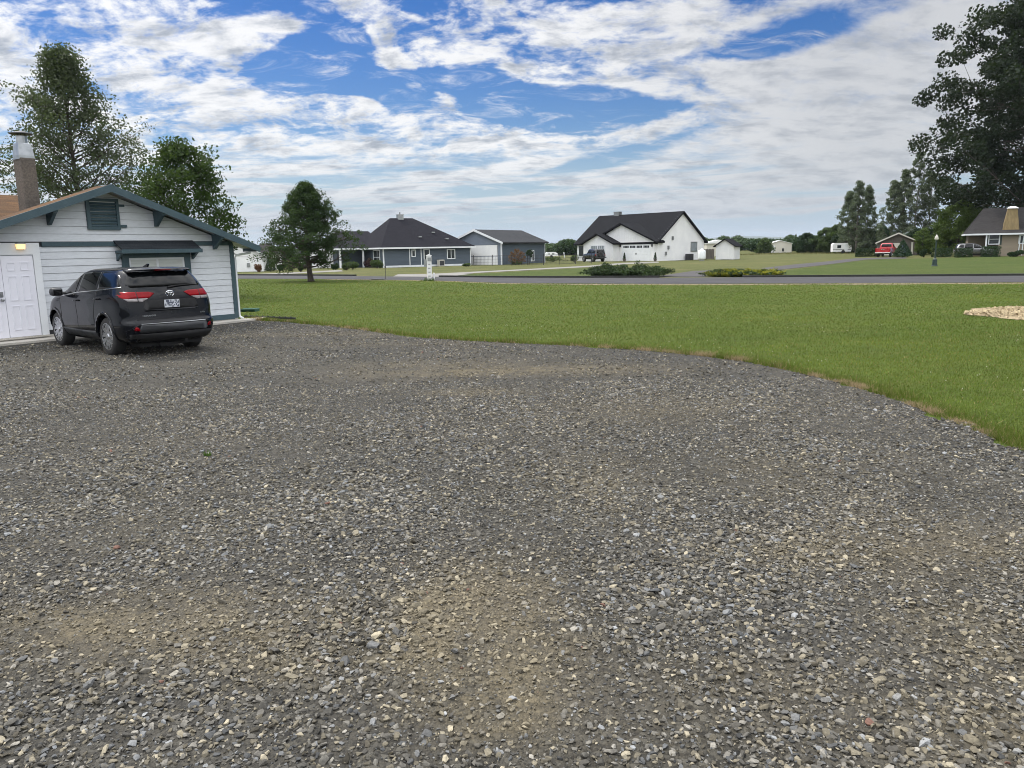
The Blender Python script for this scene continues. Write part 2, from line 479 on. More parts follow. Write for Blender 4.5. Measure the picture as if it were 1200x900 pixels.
w.cycles.sampling_method = 'MANUAL'
w.cycles.sample_map_resolution = 512
# ------------------------------------------------------------------ terrain, gravel, lawn, road
rng = np.random.default_rng(7)
EDGE = [(-8.15, 23.42), (-6.75, 22.62), (-4.54, 20.5), (-1.96, 17.71), (0.02, 16.44), (1.74, 15.48), (3.21, 14.26), (4.11, 13.06), (4.60, 11.65),
        (4.82, 10.66), (4.95, 9.71), (4.96, 8.74), (4.97, 7.93), (4.92, 7.16), (4.8, 5.5), (4.7, 3.0), (4.9, 0.0), (5.4, -6.0), (6.0, -14.0)]


def smooth_line(p, n=6):
    out = []
    P = [Vector(q) for q in p]
    for i in range(len(P) - 1):
        a, b, c, d = P[max(i - 1, 0)], P[i], P[i + 1], P[min(i + 2, len(P) - 1)]
        for k in range(n):
            t = k / n
            out.append(0.5 * ((2 * b) + (c - a) * t + (2 * a - 5 * b + 4 * c - d) * t * t + (3 * b - a - 3 * c + d) * t ** 3))
    out.append(P[-1])
    return out


edge = smooth_line(EDGE, 10)
rj = random.Random(3)
edge_j = [p + Vector((rj.gauss(0, .05), rj.gauss(0, .05))) + Vector((.06 * math.sin(i * .83) + .05 * math.sin(i * .31 + 2), .05 * math.sin(i * .57 + 1))) for i, p in enumerate(edge)]
GRAVEL_POLY = [tuple(p) for p in edge_j] + [(-30, -14), (-30, 12), (-17, 13.5), (-8.9, 24.4)]
ROAD_NEAR = [(-70, 93), (-38, 71.5), (-25, 64), (-13.5, 57.8), (-5, 51.5), (0, 45.5), (8, 41.5), (17, 38.7), (25, 36.6), (40, 33.2), (70, 27), (160, 8)]
ROAD_FAR = [(-70, 102), (-40, 80), (-25.6, 72.0), (-14.4, 65), (-6.5, 59.0), (0, 54.2), (8, 50.2), (17.6, 46.9), (26.8, 44.2), (42, 40.5), (72, 34), (162, 15)]
LAWN_POLY = [tuple(p) for p in edge_j[::-1]] + [(-8.6, 24.0), (-17, 36), (-60, 60), (-70, 92.9)] + ROAD_NEAR[1:] + [(160, -14)]


def sheet(name, poly, z, mat, kind='structure'):
    bm = bmesh.new()
    vs = [bm.verts.new((x, y, z)) for x, y in poly]
    f = bm.faces.new(vs)
    bmesh.ops.triangulate(bm, faces=[f])
    bmesh.ops.recalc_face_normals(bm, faces=bm.faces)
    for f in bm.faces:
        if f.normal.z < 0: f.normal_flip()
    me = bpy.data.meshes.new(name); bm.to_mesh(me); bm.free()
    o = link(name, me, mat); o['kind'] = kind
    return o


def grass_mat(name, a, b_, dry, dry_amt, sc=1.0):
    m, nt, b = new_mat(name)
    co = nt.n('ShaderNodeTexCoord').outputs['Object']
    big = nt.ramp(nt.noise(nt.scale(co, (.5 * sc, 1.3 * sc, 1)), .35, 5, .62), .3, .7)
    mid = nt.ramp(nt.noise(co, 2.6 * sc, 5, .65), .3, .72)
    fine = nt.ramp(nt.noise(nt.scale(co, (1, .5, 1)), 34 * sc, 4, .7), .22, .78)
    c = nt.mix(big, a, b_)
    c = nt.mix(nt.m('MULTIPLY', mid, .62), c, tuple(x * .6 for x in a))
    d = nt.ramp(nt.noise(nt.scale(co, (.4, 1, 1)), .8 * sc, 6, .7), .5, .72, 0, dry_amt)
    c = nt.mix(d, c, dry)
    g = nt.ramp(fine, 0, 1, .55, 1.4)
    g3 = nt.n('ShaderNodeCombineColor'); [nt.put(g3.inputs[i], g) for i in range(3)]
    nt.put(b.inputs['Base Color'], nt.mix(1.0, c, g3.outputs[0], 'MULTIPLY'))
    b.inputs['Roughness'].default_value = .95; b.inputs['Specular IOR Level'].default_value = .15
    bp = nt.n('ShaderNodeBump'); bp.inputs['Strength'].default_value = .6; bp.inputs['Distance'].default_value = .04
    nt.put(bp.inputs['Height'], nt.m('ADD', fine, nt.m('MULTIPLY', mid, 1.5)))
    nt.put(b.inputs['Normal'], bp.outputs[0])
    return m


M['field'] = grass_mat('field_grass', (.086, .098, .032), (.120, .122, .044), (.175, .15, .07), .75, .5)
M['lawn'] = grass_mat('lawn_grass', (.066, .098, .015), (.090, .122, .021), (.15, .14, .045), .35)
M['verge'] = grass_mat('verge_grass', (.054, .082, .017), (.078, .098, .024), (.12, .115, .045), .45, .7)

# tan, worn places of the drive: x, y, radius x, radius y, weight
WORN = [(*G(500, 740)[:2], .22, .5, 0.80), (*G(560, 690)[:2], .45, .45, 0.64), (*G(610, 770)[:2], .30, .5, 0.60), (*G(585, 830)[:2], .25, .25, 0.48),
        (*G(60, 730)[:2], .8, .22, 0.60), (*G(210, 750)[:2], .8, .3, 0.68), (*G(250, 705)[:2], .6, .25, 0.40), (*G(330, 790)[:2], .3, .15, 0.32), (*G(940, 650)[:2], .6, .3, 0.28), (*G(1110, 640)[:2], .9, .5, 0.44),
        (*G(1150, 760)[:2], .5, .6, 0.40), (*G(900, 800)[:2], .5, .3, 0.28), (*G(1180, 870)[:2], .5, .3, 0.40), (*G(560, 437)[:2], 2.0, .55, 0.56), (*G(500, 427)[:2], 1.6, .5, 0.48),
        (*G(640, 433)[:2], 2.4, .5, 0.40), (*G(555, 460)[:2], .6, .3, 0.56), (*G(760, 480)[:2], 1.4, .8, 0.32), (*G(700, 560)[:2], .5, 1.0, 0.28), (*G(900, 560)[:2], .6, .8, 0.24),
        (*G(380, 392)[:2], 2.2, .5, 0.44), (*G(480, 403)[:2], 2.5, .5, 0.32)]


def worn_np(x, y):
    m = np.zeros_like(x)
    for a, b, rx, ry, k in WORN:
        m += k * np.exp(-((x - a) / rx) ** 2 - ((y - b) / ry) ** 2)
    wob = .5 + .5 * np.sin(x * 5.3 + 1.7 * np.sin(y * 3.1)) * np.sin(y * 4.7 + 1.3 * np.sin(x * 4.1))
    return np.clip(m * (.55 + .95 * wob), 0, 1)


m, nt, b = new_mat('gravel'); M['gravel'] = m
co = nt.n('ShaderNodeTexCoord').outputs['Object']
spx = nt.n('ShaderNodeSeparateXYZ'); nt.put(spx.inputs[0], co)
gx, gy = spx.outputs[0], spx.outputs[1]
wm = None
for a_, b_, rx, ry, k in WORN:
    u = nt.m('MULTIPLY', nt.m('SUBTRACT', gx, a_), 1 / rx); v = nt.m('MULTIPLY', nt.m('SUBTRACT', gy, b_), 1 / ry)
    e = nt.m('MULTIPLY', nt.m('EXPONENT', nt.m('MULTIPLY', nt.m('ADD', nt.m('MULTIPLY', u, u), nt.m('MULTIPLY', v, v)), -1.0)), k)
    wm = e if wm is None else nt.m('ADD', wm, e)
wm = nt.m('MULTIPLY', wm, nt.ramp(nt.noise(co, 3.2, 7, .75), .34, .66, .2, 1.75))
wm = nt.m('ADD', wm, nt.ramp(nt.noise(co, .45, 6, .7), .42, .75, 0, .5), clamp=True)
v1 = nt.n('ShaderNodeTexVoronoi'); nt.put(v1.inputs['Vector'], nt.scale(co, (1, 1, 0))); v1.inputs['Scale'].default_value = 30
v2 = nt.n('ShaderNodeTexVoronoi'); nt.put(v2.inputs['Vector'], nt.scale(co, (1.1, .9, 0))); v2.inputs['Scale'].default_value = 75
s1 = nt.n('ShaderNodeSeparateColor'); nt.put(s1.inputs[0], v1.outputs['Color'])
s2 = nt.n('ShaderNodeSeparateColor'); nt.put(s2.inputs[0], v2.outputs['Color'])
stone = nt.mix(nt.ramp(s1.outputs[0], .0, 1.0, smooth=False), (.009, .0088, .008), (.088, .083, .069))  # sheet tones darkened to stand for shade in gaps between loose stones
fines = nt.mix(s2.outputs[1], (.012, .0115, .010), (.062, .057, .045))
c = nt.mix(nt.ramp(s1.outputs[2], .35, .6), stone, fines)
soil = nt.mix(s2.outputs[0], (.078, .064, .038), (.185, .153, .095))
c = nt.mix(nt.m('MULTIPLY', wm, .8), c, soil)
c = nt.mix(nt.ramp(nt.noise(co, .9, 5, .6), .35, .7, 0, .35), c, (.052, .052, .052))
nt.put(b.inputs['Base Color'], c); b.inputs['Roughness'].default_value = .88; b.inputs['Specular IOR Level'].default_value = .3
bp = nt.n('ShaderNodeBump'); bp.inputs['Strength'].default_value = .9; bp.inputs['Distance'].default_value = .025
nt.put(bp.inputs['Height'], nt.m('ADD', nt.m('MULTIPLY', v1.outputs[0], -.8), nt.m('ADD', nt.m('MULTIPLY', v2.outputs[0], -.4), nt.m('MULTIPLY', s1.outputs[1], .6))))
nt.put(b.inputs['Normal'], bp.outputs[0])

M['asphalt'] = pmat('asphalt', (.040, .038, .041), (.031, .030, .033), .9, ns=.4, fine=(14, .18), bump=(50, .2))
M['asphalt_side'] = pmat('asphalt_side', (.056, .052, .052), (.046, .042, .042), .9, ns=.3, fine=(10, .15))
M['kerb_dark'] = pmat('kerb_dark', (.03, .029, .028), (.022, .025, .02), .9, ns=.8, fine=(12, .3))  # black kerb, its tone also carrying the shade of the road-facing side
M['dry_edge'] = pmat('dry_edge', (.21, .165, .09), (.14, .12, .06), .95, ns=1.6, fine=(20, .35), bump=(20, .5))

o = sheet('ground', [(-6500, -500), (6500, -500), (6500, 9000), (-6500, 9000)], -.012, M['field'])
sheet('lawn', LAWN_POLY, 0.0, M['lawn'])
sheet('gravel_driveway', GRAVEL_POLY, .004, M['gravel'])
sheet('road', [(x, y) for x, y in ROAD_NEAR] + ROAD_FAR[::-1], .012, M['asphalt'])
# worn dry strip between lawn and road
nr = smooth_line(ROAD_NEAR[3:11], 8)
sheet('dry_strip', [(p.x, p.y - .1) for p in nr] + [(p.x + rj.uniform(-.2, .2), p.y - 1.0 - rj.uniform(0, .7) * (1 if p.x > 4 else .25)) for p in nr[::-1]], .004, M['dry_edge'])
fr = smooth_line(ROAD_FAR, 6)


def kerb(name, x0, x1, inset=0.0):
    pts = [p for p in fr if x0 <= p.x <= x1]
    mb = MB()
    for a, b in zip(pts, pts[1:]):
        d = (b - a).normalized(); q = Vector((-d.y, d.x))
        mb.prism([(a.x, a.y, .0), (b.x, b.y, .0), (b.x + q.x * .3, b.y + q.y * .3, .0), (a.x + q.x * .3, a.y + q.y * .3, .0)], (0, 0, .125))
    o = mb.build(name, M['kerb_dark']); o['kind'] = 'structure'


kerb('kerb', -60, -12.2); kerb('kerb', -5.6, 10.6); kerb('kerb', 14.0, 120)
# ground beyond the road
sheet('road_apron', [(-9.2, 61.0), (-5.2, 58.1), (-4.2, 60.5), (-3.0, 64.5), (-9.6, 66.5)], .016, M['concrete_far'])
sheet('concrete_path', [tuple(G(x, y)[:2]) for x, y in [(500, 321.2), (560, 318.2), (620, 315.2), (690, 311.4), (730, 308.0), (772, 306.6), (772, 308.0), (735, 309.6), (690, 313.0), (620, 316.6), (560, 319.8), (508, 323.0)]], .008, M['concrete_far'])
sheet('concrete_path', [tuple(G(x, y)[:2]) for x, y in [(272, 322), (330, 320), (400, 316.4), (402, 318.0), (330, 321.4), (272, 323.2)]], .008, M['concrete_far'])
sheet('side_road', [tuple(G(x, y)[:2]) for x, y in [(893, 314.2), (930, 310.0), (965, 306.8), (1003, 302.6), (1062, 301.2), (1062, 303.0), (1016, 304.2), (962, 311.0), (915, 316.0), (893, 317.0)]], .008, M['asphalt_side'])
sheet('road_apron', [tuple(G(x, y)[:2]) for x, y in [(768, 324.2), (790, 320.8), (812, 317.6), (836, 316.8), (832, 320), (826, 324.4)]], .008, M['asphalt_side'])
sheet('front_lawn', [(p.x, p.y + .25) for p in fr if 18.6 < p.x < 130] + [(150, 98), (66, 99)] + [tuple(G(x, y)[:2]) for x, y in [(1100, 302.6), (1030, 304.0), (1012, 305.0), (962, 311.6), (918, 317.0), (890, 320.5)]], .004, M['verge'])
sheet('front_lawn', [(p.x, p.y + .25) for p in fr if -5.0 < p.x < 10.2] + [tuple(G(x, y)[:2]) for x, y in [(770, 320), (690, 314.0), (620, 317.6), (560, 320.8), (520, 323.6)]], .004, M['verge'])

# ------------------------------------------------------------------ loose stones (real geometry, uncountable)


def inside(poly, x, y):
    r = np.zeros(x.shape, bool)
    n = len(poly)
    for i in range(n):
        x0, y0 = poly[i]; x1, y1 = poly[(i + 1) % n]
        if y0 == y1: continue
        c = ((y0 > y) != (y1 > y)) & (x < (x1 - x0) * (y - y0) / (y1 - y0) + x0)
        r ^= c
    return r


def hull(npts, seed, flat):
    rr = random.Random(seed)
    bm = bmesh.new()
    for _ in range(npts):
        p = Vector((rr.uniform(-1, 1), rr.uniform(-1, 1), rr.uniform(-1, 1)))
        p = p / max(abs(p.x) ** 2.5 + abs(p.y) ** 2.5 + abs(p.z) ** 2.5, .2) ** (1 / 2.5)
        bm.verts.new((p.x * rr.uniform(.85, 1.1), p.y * .68, p.z * flat))
    res = bmesh.ops.convex_hull(bm, input=bm.verts)
    bmesh.ops.delete(bm, geom=[v for v in bm.verts if not v.link_faces], context='VERTS')
    bmesh.ops.triangulate(bm, faces=bm.faces)
    bm.verts.index_update()
    v = np.array([v.co[:] for v in bm.verts], np.float32); f = np.array([[q.index for q in t.verts] for t in bm.faces], np.int32)
    bm.free()
    return v, f


def wedge(d0, d1, n):
    """points of the ground between two distances, over the width a viewer near the camera could see"""
    d = np.sqrt(rng.uniform(d0 * d0, d1 * d1, n))
    a = rng.uniform(-.84, .84, n)
    return d * a, d * np.sqrt(np.maximum(1 - 0 * a, .1))


def scatter_stones(parts):
    VV, FF, CC = [], [], []
    off = 0
    for (x, y, s, tilt, arch, tone) in parts:
        n = len(x)
        pick = rng.integers(0, len(arch), n)
        yaw = rng.uniform(0, 2 * np.pi, n); tl = np.abs(rng.normal(0, tilt, n)); ta = rng.uniform(0, 2 * np.pi, n)
        for k, (v, f) in enumerate(arch):
            ix = np.nonzero(pick == k)[0]
            if not len(ix): continue
            P = v[None] * s[ix, None, None]
            c, sn = np.cos(yaw[ix])[:, None], np.sin(yaw[ix])[:, None]
            X, Y, Z = P[..., 0] * c - P[..., 1] * sn, P[..., 0] * sn + P[..., 1] * c, P[..., 2]
            ca, sa = np.cos(ta[ix])[:, None], np.sin(ta[ix])[:, None]
            ct, stt = np.cos(tl[ix])[:, None], np.sin(tl[ix])[:, None]
            U, W = X * ca + Y * sa, -X * sa + Y * ca
            U, Z = U * ct + Z * stt, -U * stt + Z * ct
            X, Y = U * ca - W * sa, U * sa + W * ca
            lift = .004 + s[ix] * rng.uniform(.05, .38, len(ix))
            V = np.stack([X + x[ix, None], Y + y[ix, None], Z + lift[:, None]], -1)
            VV.append(V.reshape(-1, 3))
            FF.append((f[None] + (np.arange(len(ix)) * len(v))[:, None, None]).reshape(-1, 3) + off)
            CC.append(np.repeat(tone[ix], len(v), axis=0))
            off += V.shape[0] * V.shape[1]
    return np.concatenate(VV), np.concatenate(FF), np.concatenate(CC)


def stone_tone(x, y):
    n = len(x)
    w = worn_np(x, y)
    g = np.clip(rng.lognormal(np.log(.094), .50, n), .018, .27)
    base = g[:, None] * np.array([1.06, 1.0, .87])
    cool = rng.random(n) < .3
    base[cool] = g[cool, None] * np.array([.97, 1.0, 1.02])
    warm = rng.random(n) < (.30 + .5 * w)
    base[warm] = (g[warm, None] * 1.18) * np.array([1.13, 1.0, .73])
    dusty = (w * rng.uniform(.1, .6, n))[:, None]
    base = base * (1 - dusty) + dusty * np.array([.215, .178, .11])
    rare = rng.random(n) < .0006
    base[rare] = np.array([.14, .075, .055])
    return base


big_arch = [hull(16, k, rj.uniform(.26, .5)) for k in range(26)]
mid_arch = [hull(11, 50 + k, rj.uniform(.3, .55)) for k in range(22)]
small_arch = [hull(8, 100 + k, rj.uniform(.4, .65)) for k in range(16)]
SLAB_KEEP = lambda x, y: inside(GRAVEL_POLY, x, y) & ~((y - 23.17) * .588 - (x + 8.23) * .809 > -1.0)
parts = []
for d0, d1, n, med, sig, tilt, arch, keep in (
        (2.2, 6.2, 42000, .0150, .30, .5, big_arch, .5), (2.2, 6.2, 70000, .0082, .32, .55, small_arch, .25),
        (6.2, 11.5, 84000, .0150, .30, .5, mid_arch, .45), (6.2, 11.5, 60000, .0095, .25, .55, small_arch, .3), (11.5, 26, 140000, .0185, .30, .45, small_arch, .4)):
    pad = 1.9                                            # stones also lie to either side of the part in view
    n = int(n * (1 + pad * (d1 - d0) / (.42 * (d1 * d1 - d0 * d0))))
    y = rng.uniform(d0 - (.7 if d0 < 3 else 0), d1, 3 * n); hw_ = .84 * y + pad
    kk = rng.random(3 * n) < hw_ / (.84 * d1 + pad); y, hw_ = y[kk][:n], hw_[kk][:n]
    x = rng.uniform(-1, 1, len(y)) * hw_
    s = np.clip(rng.lognormal(np.log(med), sig, len(y)), .005, .036)
    k = SLAB_KEEP(x, y) & (rng.random(len(y)) > keep * worn_np(x, y))
    # loose stones lie in drifts: long low noise thins them
    drift = .5 + .5 * np.sin(x * 1.9 + 2.2 * np.sin(y * .8)) * np.sin(y * 1.5 + 1.4 * np.sin(x * 1.1))
    k &= rng.random(len(y)) < (.62 + .38 * drift)
    x, y, s = x[k], y[k], s[k]
    parts.append((x, y, s * (.8 + .4 * drift[k]), tilt, arch, stone_tone(x, y)))
v_, f_, c_ = scatter_stones(parts)
m, nt, b = new_mat('loose_stone'); M['stones'] = m
at = nt.n('ShaderNodeAttribute', attribute_name='tint')
co = nt.n('ShaderNodeTexCoord').outputs['Object']
g = nt.ramp(nt.noise(co, 90, 3, .7), .25, .75, .72, 1.28)
g3 = nt.n('ShaderNodeCombineColor'); [nt.put(g3.inputs[i], g) for i in range(3)]
nt.put(b.inputs['Base Color'], nt.mix(1.0, at.outputs[0], g3.outputs[0], 'MULTIPLY')); b.inputs['Roughness'].default_value = .82
b.inputs['Specular IOR Level'].default_value = .35
tag(np_mesh('gravel_stones', v_, f_, m, col=c_), 'loose grey and tan crushed stone lying over the driveway', 'gravel', kind='stuff')

# ------------------------------------------------------------------ grass blades


def blades(x, y, h, wd, tone, lean=.5):
    n = len(x)
    a = rng.uniform(0, 2 * np.pi, n); l = rng.normal(0, lean, n) * h; la = rng.uniform(0, 2 * np.pi, n)
    dx, dy = np.cos(a) * wd * .5, np.sin(a) * wd * .5
    z0 = np.zeros(n)
    V = np.stack([np.stack([x - dx, y - dy, z0], -1), np.stack([x + dx, y + dy, z0], -1),
                  np.stack([x + np.cos(la) * l, y + np.sin(la) * l, h], -1)], 1).reshape(-1, 3)
    F = np.arange(3 * n, dtype=np.int32).reshape(-1, 3)
    return V, F, np.repeat(tone, 3, 0)


def grass_tone(n, dry=.08):
    k = rng.uniform(.75, 1.3, n)[:, None]
    c = k * np.array([.092, .127, .021]) * np.where(rng.random(n) < .3, 1.25, 1.0)[:, None]
    d = rng.random(n) < dry * 1.6
    c[d] = k[d] * np.array([.24, .20, .09])
    return c


m, nt, b = new_mat('grass_blade'); M['blade'] = m
at = nt.n('ShaderNodeAttribute', attribute_name='tint')
nt.put(b.inputs['Base Color'], at.outputs[0]); b.inputs['Roughness'].default_value = .6; b.inputs['Specular IOR Level'].default_value = .08
tr = nt.n('ShaderNodeBsdfTranslucent'); nt.put(tr.inputs[0], at.outputs[0])
mx = nt.n('ShaderNodeMixShader'); mx.inputs[0].default_value = .35
nt.t.links.new(b.outputs[0], mx.inputs[1]); nt.t.links.new(tr.outputs[0], mx.inputs[2]); nt.t.links.new(mx.outputs[0], m.node_tree.nodes['Material Output'].inputs['Surface'])

MULCH_C, MULCH_R = (14.9, 20.6), 2.35
VV, FF, CC, off = [], [], [], 0


def add_blades(V, F, C):
    global off
    VV.append(V); FF.append(F + off); CC.append(C); off += len(V)


for d0, d1, n, h, wd in ((6.5, 12, 190000, .045, .006), (12, 20, 190000, .045, .011), (20, 34, 150000, .045, .022), (34, 62, 110000, .05, .05)):
    x, y = wedge(d0 * .8, d1 * 1.2, int(n * 1.5))
    dd = np.hypot(x, y)
    k = rng.random(len(x)) < np.clip((y - d0 * .8) / (d0 * .4), 0, 1) * np.clip((d1 * 1.2 - y) / (d1 * .4), 0, 1)
    k &= inside(LAWN_POLY, x, y) & ~(((y - 23.17) * .588 - (x + 8.23) * .809 > -.2) & ((x + 8.23) * .588 + (y - 23.17) * .809 < .15)) & (np.hypot(x - MULCH_C[0], y - MULCH_C[1]) > MULCH_R)
    x, y = x[k], y[k]; n = len(x)
    patch = .5 + .5 * np.sin(x * 1.3 + 2 * np.sin(y * .7)) * np.sin(y * 1.7 + 1.5 * np.sin(x * .9))
    patch = .6 * patch + .4 * (.5 + .5 * np.sin(x * 4.1 + y * 2.3 + 2 * np.sin(x * 2.7)) * np.sin(y * 5.3 - x * 1.9))
    t = grass_tone(n, .05) * (.70 + .58 * patch)[:, None]
    big_ = .5 + .5 * np.sin(x * .43 + 1.7 * np.sin(y * .31 + .5)) * np.sin(y * .52 + 1.2 * np.sin(x * .37))
    t = t * (1 + np.clip(big_ - .45, 0, 1)[:, None] * np.array([.50, .34, .30]))
    add_blades(*blades(x, y, h * .6 * rng.uniform(.5, 1.35, n) * (.75 + .6 * patch), wd * rng.uniform(.7, 1.4, n), t))
# longer unmown fringe, part green and part dry, along the gravel edge
ep = np.array([p[:] for p in edge[:150]])
NF = 26000
ei = rng.integers(0, len(ep) - 1, NF); et = rng.random(NF)[:, None]
ex = ep[ei] * (1 - et) + ep[ei + 1] * et
tang = ep[ei + 1] - ep[ei]; nrm = np.stack([tang[:, 1], -tang[:, 0]], -1); nrm /= np.linalg.norm(nrm, axis=1)[:, None] + 1e-9
side = np.sign(nrm[:, :1] * 0 + 1) * np.abs(rng.normal(0, .20, NF))[:, None]
ex = ex - nrm * (side - .05)
clump = .5 + .5 * np.sin(ex[:, 0] * 3 + 4 * np.sin(ex[:, 1] * 1.3)) * np.cos(ex[:, 1] * 2.3)
t = grass_tone(NF, .10)
wv_ = np.sin(ex[:, 0] * 1.1 + ex[:, 1] * 1.9 + 2 * np.sin(ex[:, 1] * .61)) + .7 * np.sin(ex[:, 0] * 7.3 - ex[:, 1] * 4.7 + 3) + .6 * np.sin(ex[:, 1] * 11.9 + ex[:, 0] * 3.1)
dryk = (side[:, 0] < .08 + .10 * np.clip(wv_, 0, 1)) & (rng.random(NF) < np.clip(.35 + .6 * wv_, .05, .95))
t[dryk] = rng.uniform(.7, 1.2, dryk.sum())[:, None] * np.array([.33, .255, .15])
dist = np.hypot(ex[:, 0], ex[:, 1])
add_blades(*blades(ex[:, 0], ex[:, 1], rng.uniform(.03, .09, NF) * (.5 + clump), np.clip(.0008 * dist, .006, .02), t, .8))
tag(np_mesh('lawn_blades', np.concatenate(VV), np.concatenate(FF), M['blade'], col=np.concatenate(CC)), 'mown green lawn grass with a drier fringe along the gravel', 'grass', kind='stuff')

# white clover heads in the lawn
n = 1500
x, y = wedge(9, 24, n); cl = np.sin(x * .9 + 1.0) * np.sin(y * .8 - .4) > .1
k = inside(LAWN_POLY, x, y) & cl; x, y = x[k], y[k]
oct_v = np.array([(1, 0, 0), (0, 1, 0), (-1, 0, 0), (0, -1, 0), (0, 0, 1), (0, 0, -1)], np.float32); oct_f = np.array([(0, 1, 4), (1, 2, 4), (2, 3, 4), (3, 0, 4), (1, 0, 5), (2, 1, 5), (3, 2, 5), (0, 3, 5)])
s = rng.uniform(.006, .011, len(x)); P = oct_v[None] * s[:, None, None] + np.stack([x, y, rng.uniform(.045, .07, len(x))], -1)[:, None]
tag(np_mesh('clover_flowers', P.reshape(-1, 3), (oct_f[None] + (np.arange(len(x)) * 6)[:, None, None]).reshape(-1, 3), pmat('clover', (.5, .5, .4))), 'small pale clover flowers dotted through the lawn', 'flowers', kind='stuff')

# pale straw mulch in a round bed
n = 9000
a = rng.uniform(0, 2 * np.pi, n); r_ = MULCH_R * np.sqrt(rng.random(n)) * (1 + .05 * np.sin(a * 7) + .03 * np.sin(a * 13))
x, y = MULCH_C[0] + r_ * np.cos(a), MULCH_C[1] + r_ * np.sin(a)
dome = .025 + .035 * (1 - (r_ / MULCH_R) ** 2) + .03 * np.sin(a * 5) * (r_ / MULCH_R)
yaw = rng.uniform(0, np.pi, n); L_ = rng.uniform(.02, .06, n); W_ = rng.uniform(.008, .02, n); up = rng.normal(0, .3, n)
c, s = np.cos(yaw), np.sin(yaw)
q = []
for su, sv, sz in ((-1, -1, -1), (1, -1, 1), (1, 1, 1), (-1, 1, -1)):
    q.append(np.stack([x + su * c * L_ - sv * s * W_, y + su * s * L_ + sv * c * W_, dome + rng.uniform(0, .03, n) * 0 + sz * up * L_], -1))
V = np.stack(q, 1).reshape(-1, 3); F = np.arange(4 * n, dtype=np.int32).reshape(-1, 4)
tc = rng.uniform(.6, 1.15, n)[:, None] * np.array([.42, .335, .20])
mm, nt, b = new_mat('straw'); at = nt.n('ShaderNodeAttribute', attribute_name='tint'); nt.put(b.inputs['Base Color'], at.outputs[0]); b.inputs['Roughness'].default_value = .8
mo = tag(np_mesh('straw_mulch', V, F, mm, col=np.repeat(tc, 4, 0), k=4), 'round bed of pale straw mulch on the green lawn', 'mulch', kind='stuff')
mb = MB(); mb.face([(MULCH_C[0] + MULCH_R * (1 + .05 * math.sin(t * 7) + .03 * math.sin(t * 13)) * math.cos(t), MULCH_C[1] + MULCH_R * (1 + .05 * math.sin(t * 7) + .03 * math.sin(t * 13)) * math.sin(t), .016) for t in [k * math.tau / 60 for k in range(60)]])
mb.build('mulch_bed', pmat('mulch_soil', (.36, .27, .16), (.22, .17, .1), .9, ns=9))['kind'] = 'structure'
# ------------------------------------------------------------------ the house with the gable wall (local x along the wall, y inwards)
def board_wall(mb, x0, x1, z0, z1, expo, mi=0, top=None, lap=.020, y=0.0, gap=.006):
    """lap siding: one slanted board per course over a dark shadow gap; top(z) gives the roof line to clip against"""
    z = z0
    while z < z1 - 1e-4:
        zt = min(z + expo, z1)
        if top is None:
            mb.prism([(x0, y - lap, z + gap), (x1, y - lap, z + gap), (x1, y - .006, zt), (x0, y - .006, zt)], (0, .012, 0), mi)
        else:
            l0, r0 = top(z); l1, r1 = top(zt)
            l0, r0, l1, r1 = max(l0, x0), min(r0, x1), max(l1, x0), min(r1, x1)
            if r0 - l0 > .05:
                if r1 - l1 < .02: l1 = r1 = (l0 + r0) / 2; r1 += .02
                mb.prism([(l0, y - lap, z + gap), (r0, y - lap, z + gap), (r1, y - .006, zt), (l1, y - .006, zt)], (0, .012, 0), mi)
        z = zt


HW = 3.70                      # half width of the gable
ZE, ZA = 2.28, 3.62            # roof underside at the wall corner and at the ridge
SL = (ZA - ZE) / HW
H0 = Vector((-8.23, 23.17, 0))
house = tag(empty('garage_building', H0, R(54)), 'pale grey gabled outbuilding with dark teal trim and a white panelled door', 'garage')
top = lambda z: (-HW - (ZA - z) / SL, -HW + (ZA - z) / SL)
mb = MB()
board_wall(mb, -7.4, -.09, .22, 2.24, .172)
board_wall(mb, -7.4, 0, 2.36, 3.62, .186, top=top)
mb.box(-7.4, 0, .012, .2, .12, 2.42, 1)                                        # sheathing, coloured dark to deepen the lap shadow lines
mb.prism([(-7.4, .012, 2.42), (0, .012, 2.42), (-HW, .012, ZA)], (0, .19, 0), 1)
mb.build('wall', [M['siding_grey'], M['metal_dark']], house)
mb = MB(); mb.box(-7.4, 0, -.02, .2, -.02, .12); mb.build('foundation', M['concrete'], house)
mb = MB(); mb.box(-5.27, -.01, -.045, .012, 2.245, 2.355); mb.build('trim_band', M['teal_trim'], house)
mb = MB(); mb.box(-.115, .012, -.045, .012, .10, 2.30); mb.box(-.03, .02, .012, .14, .10, 2.30); mb.build('corner_trim', M['teal_trim'], house)
mb = MB(); mb.box(-5.1, -.115, -.042, .012, .075, .225); mb.build('base_trim', M['teal_trim'], house)
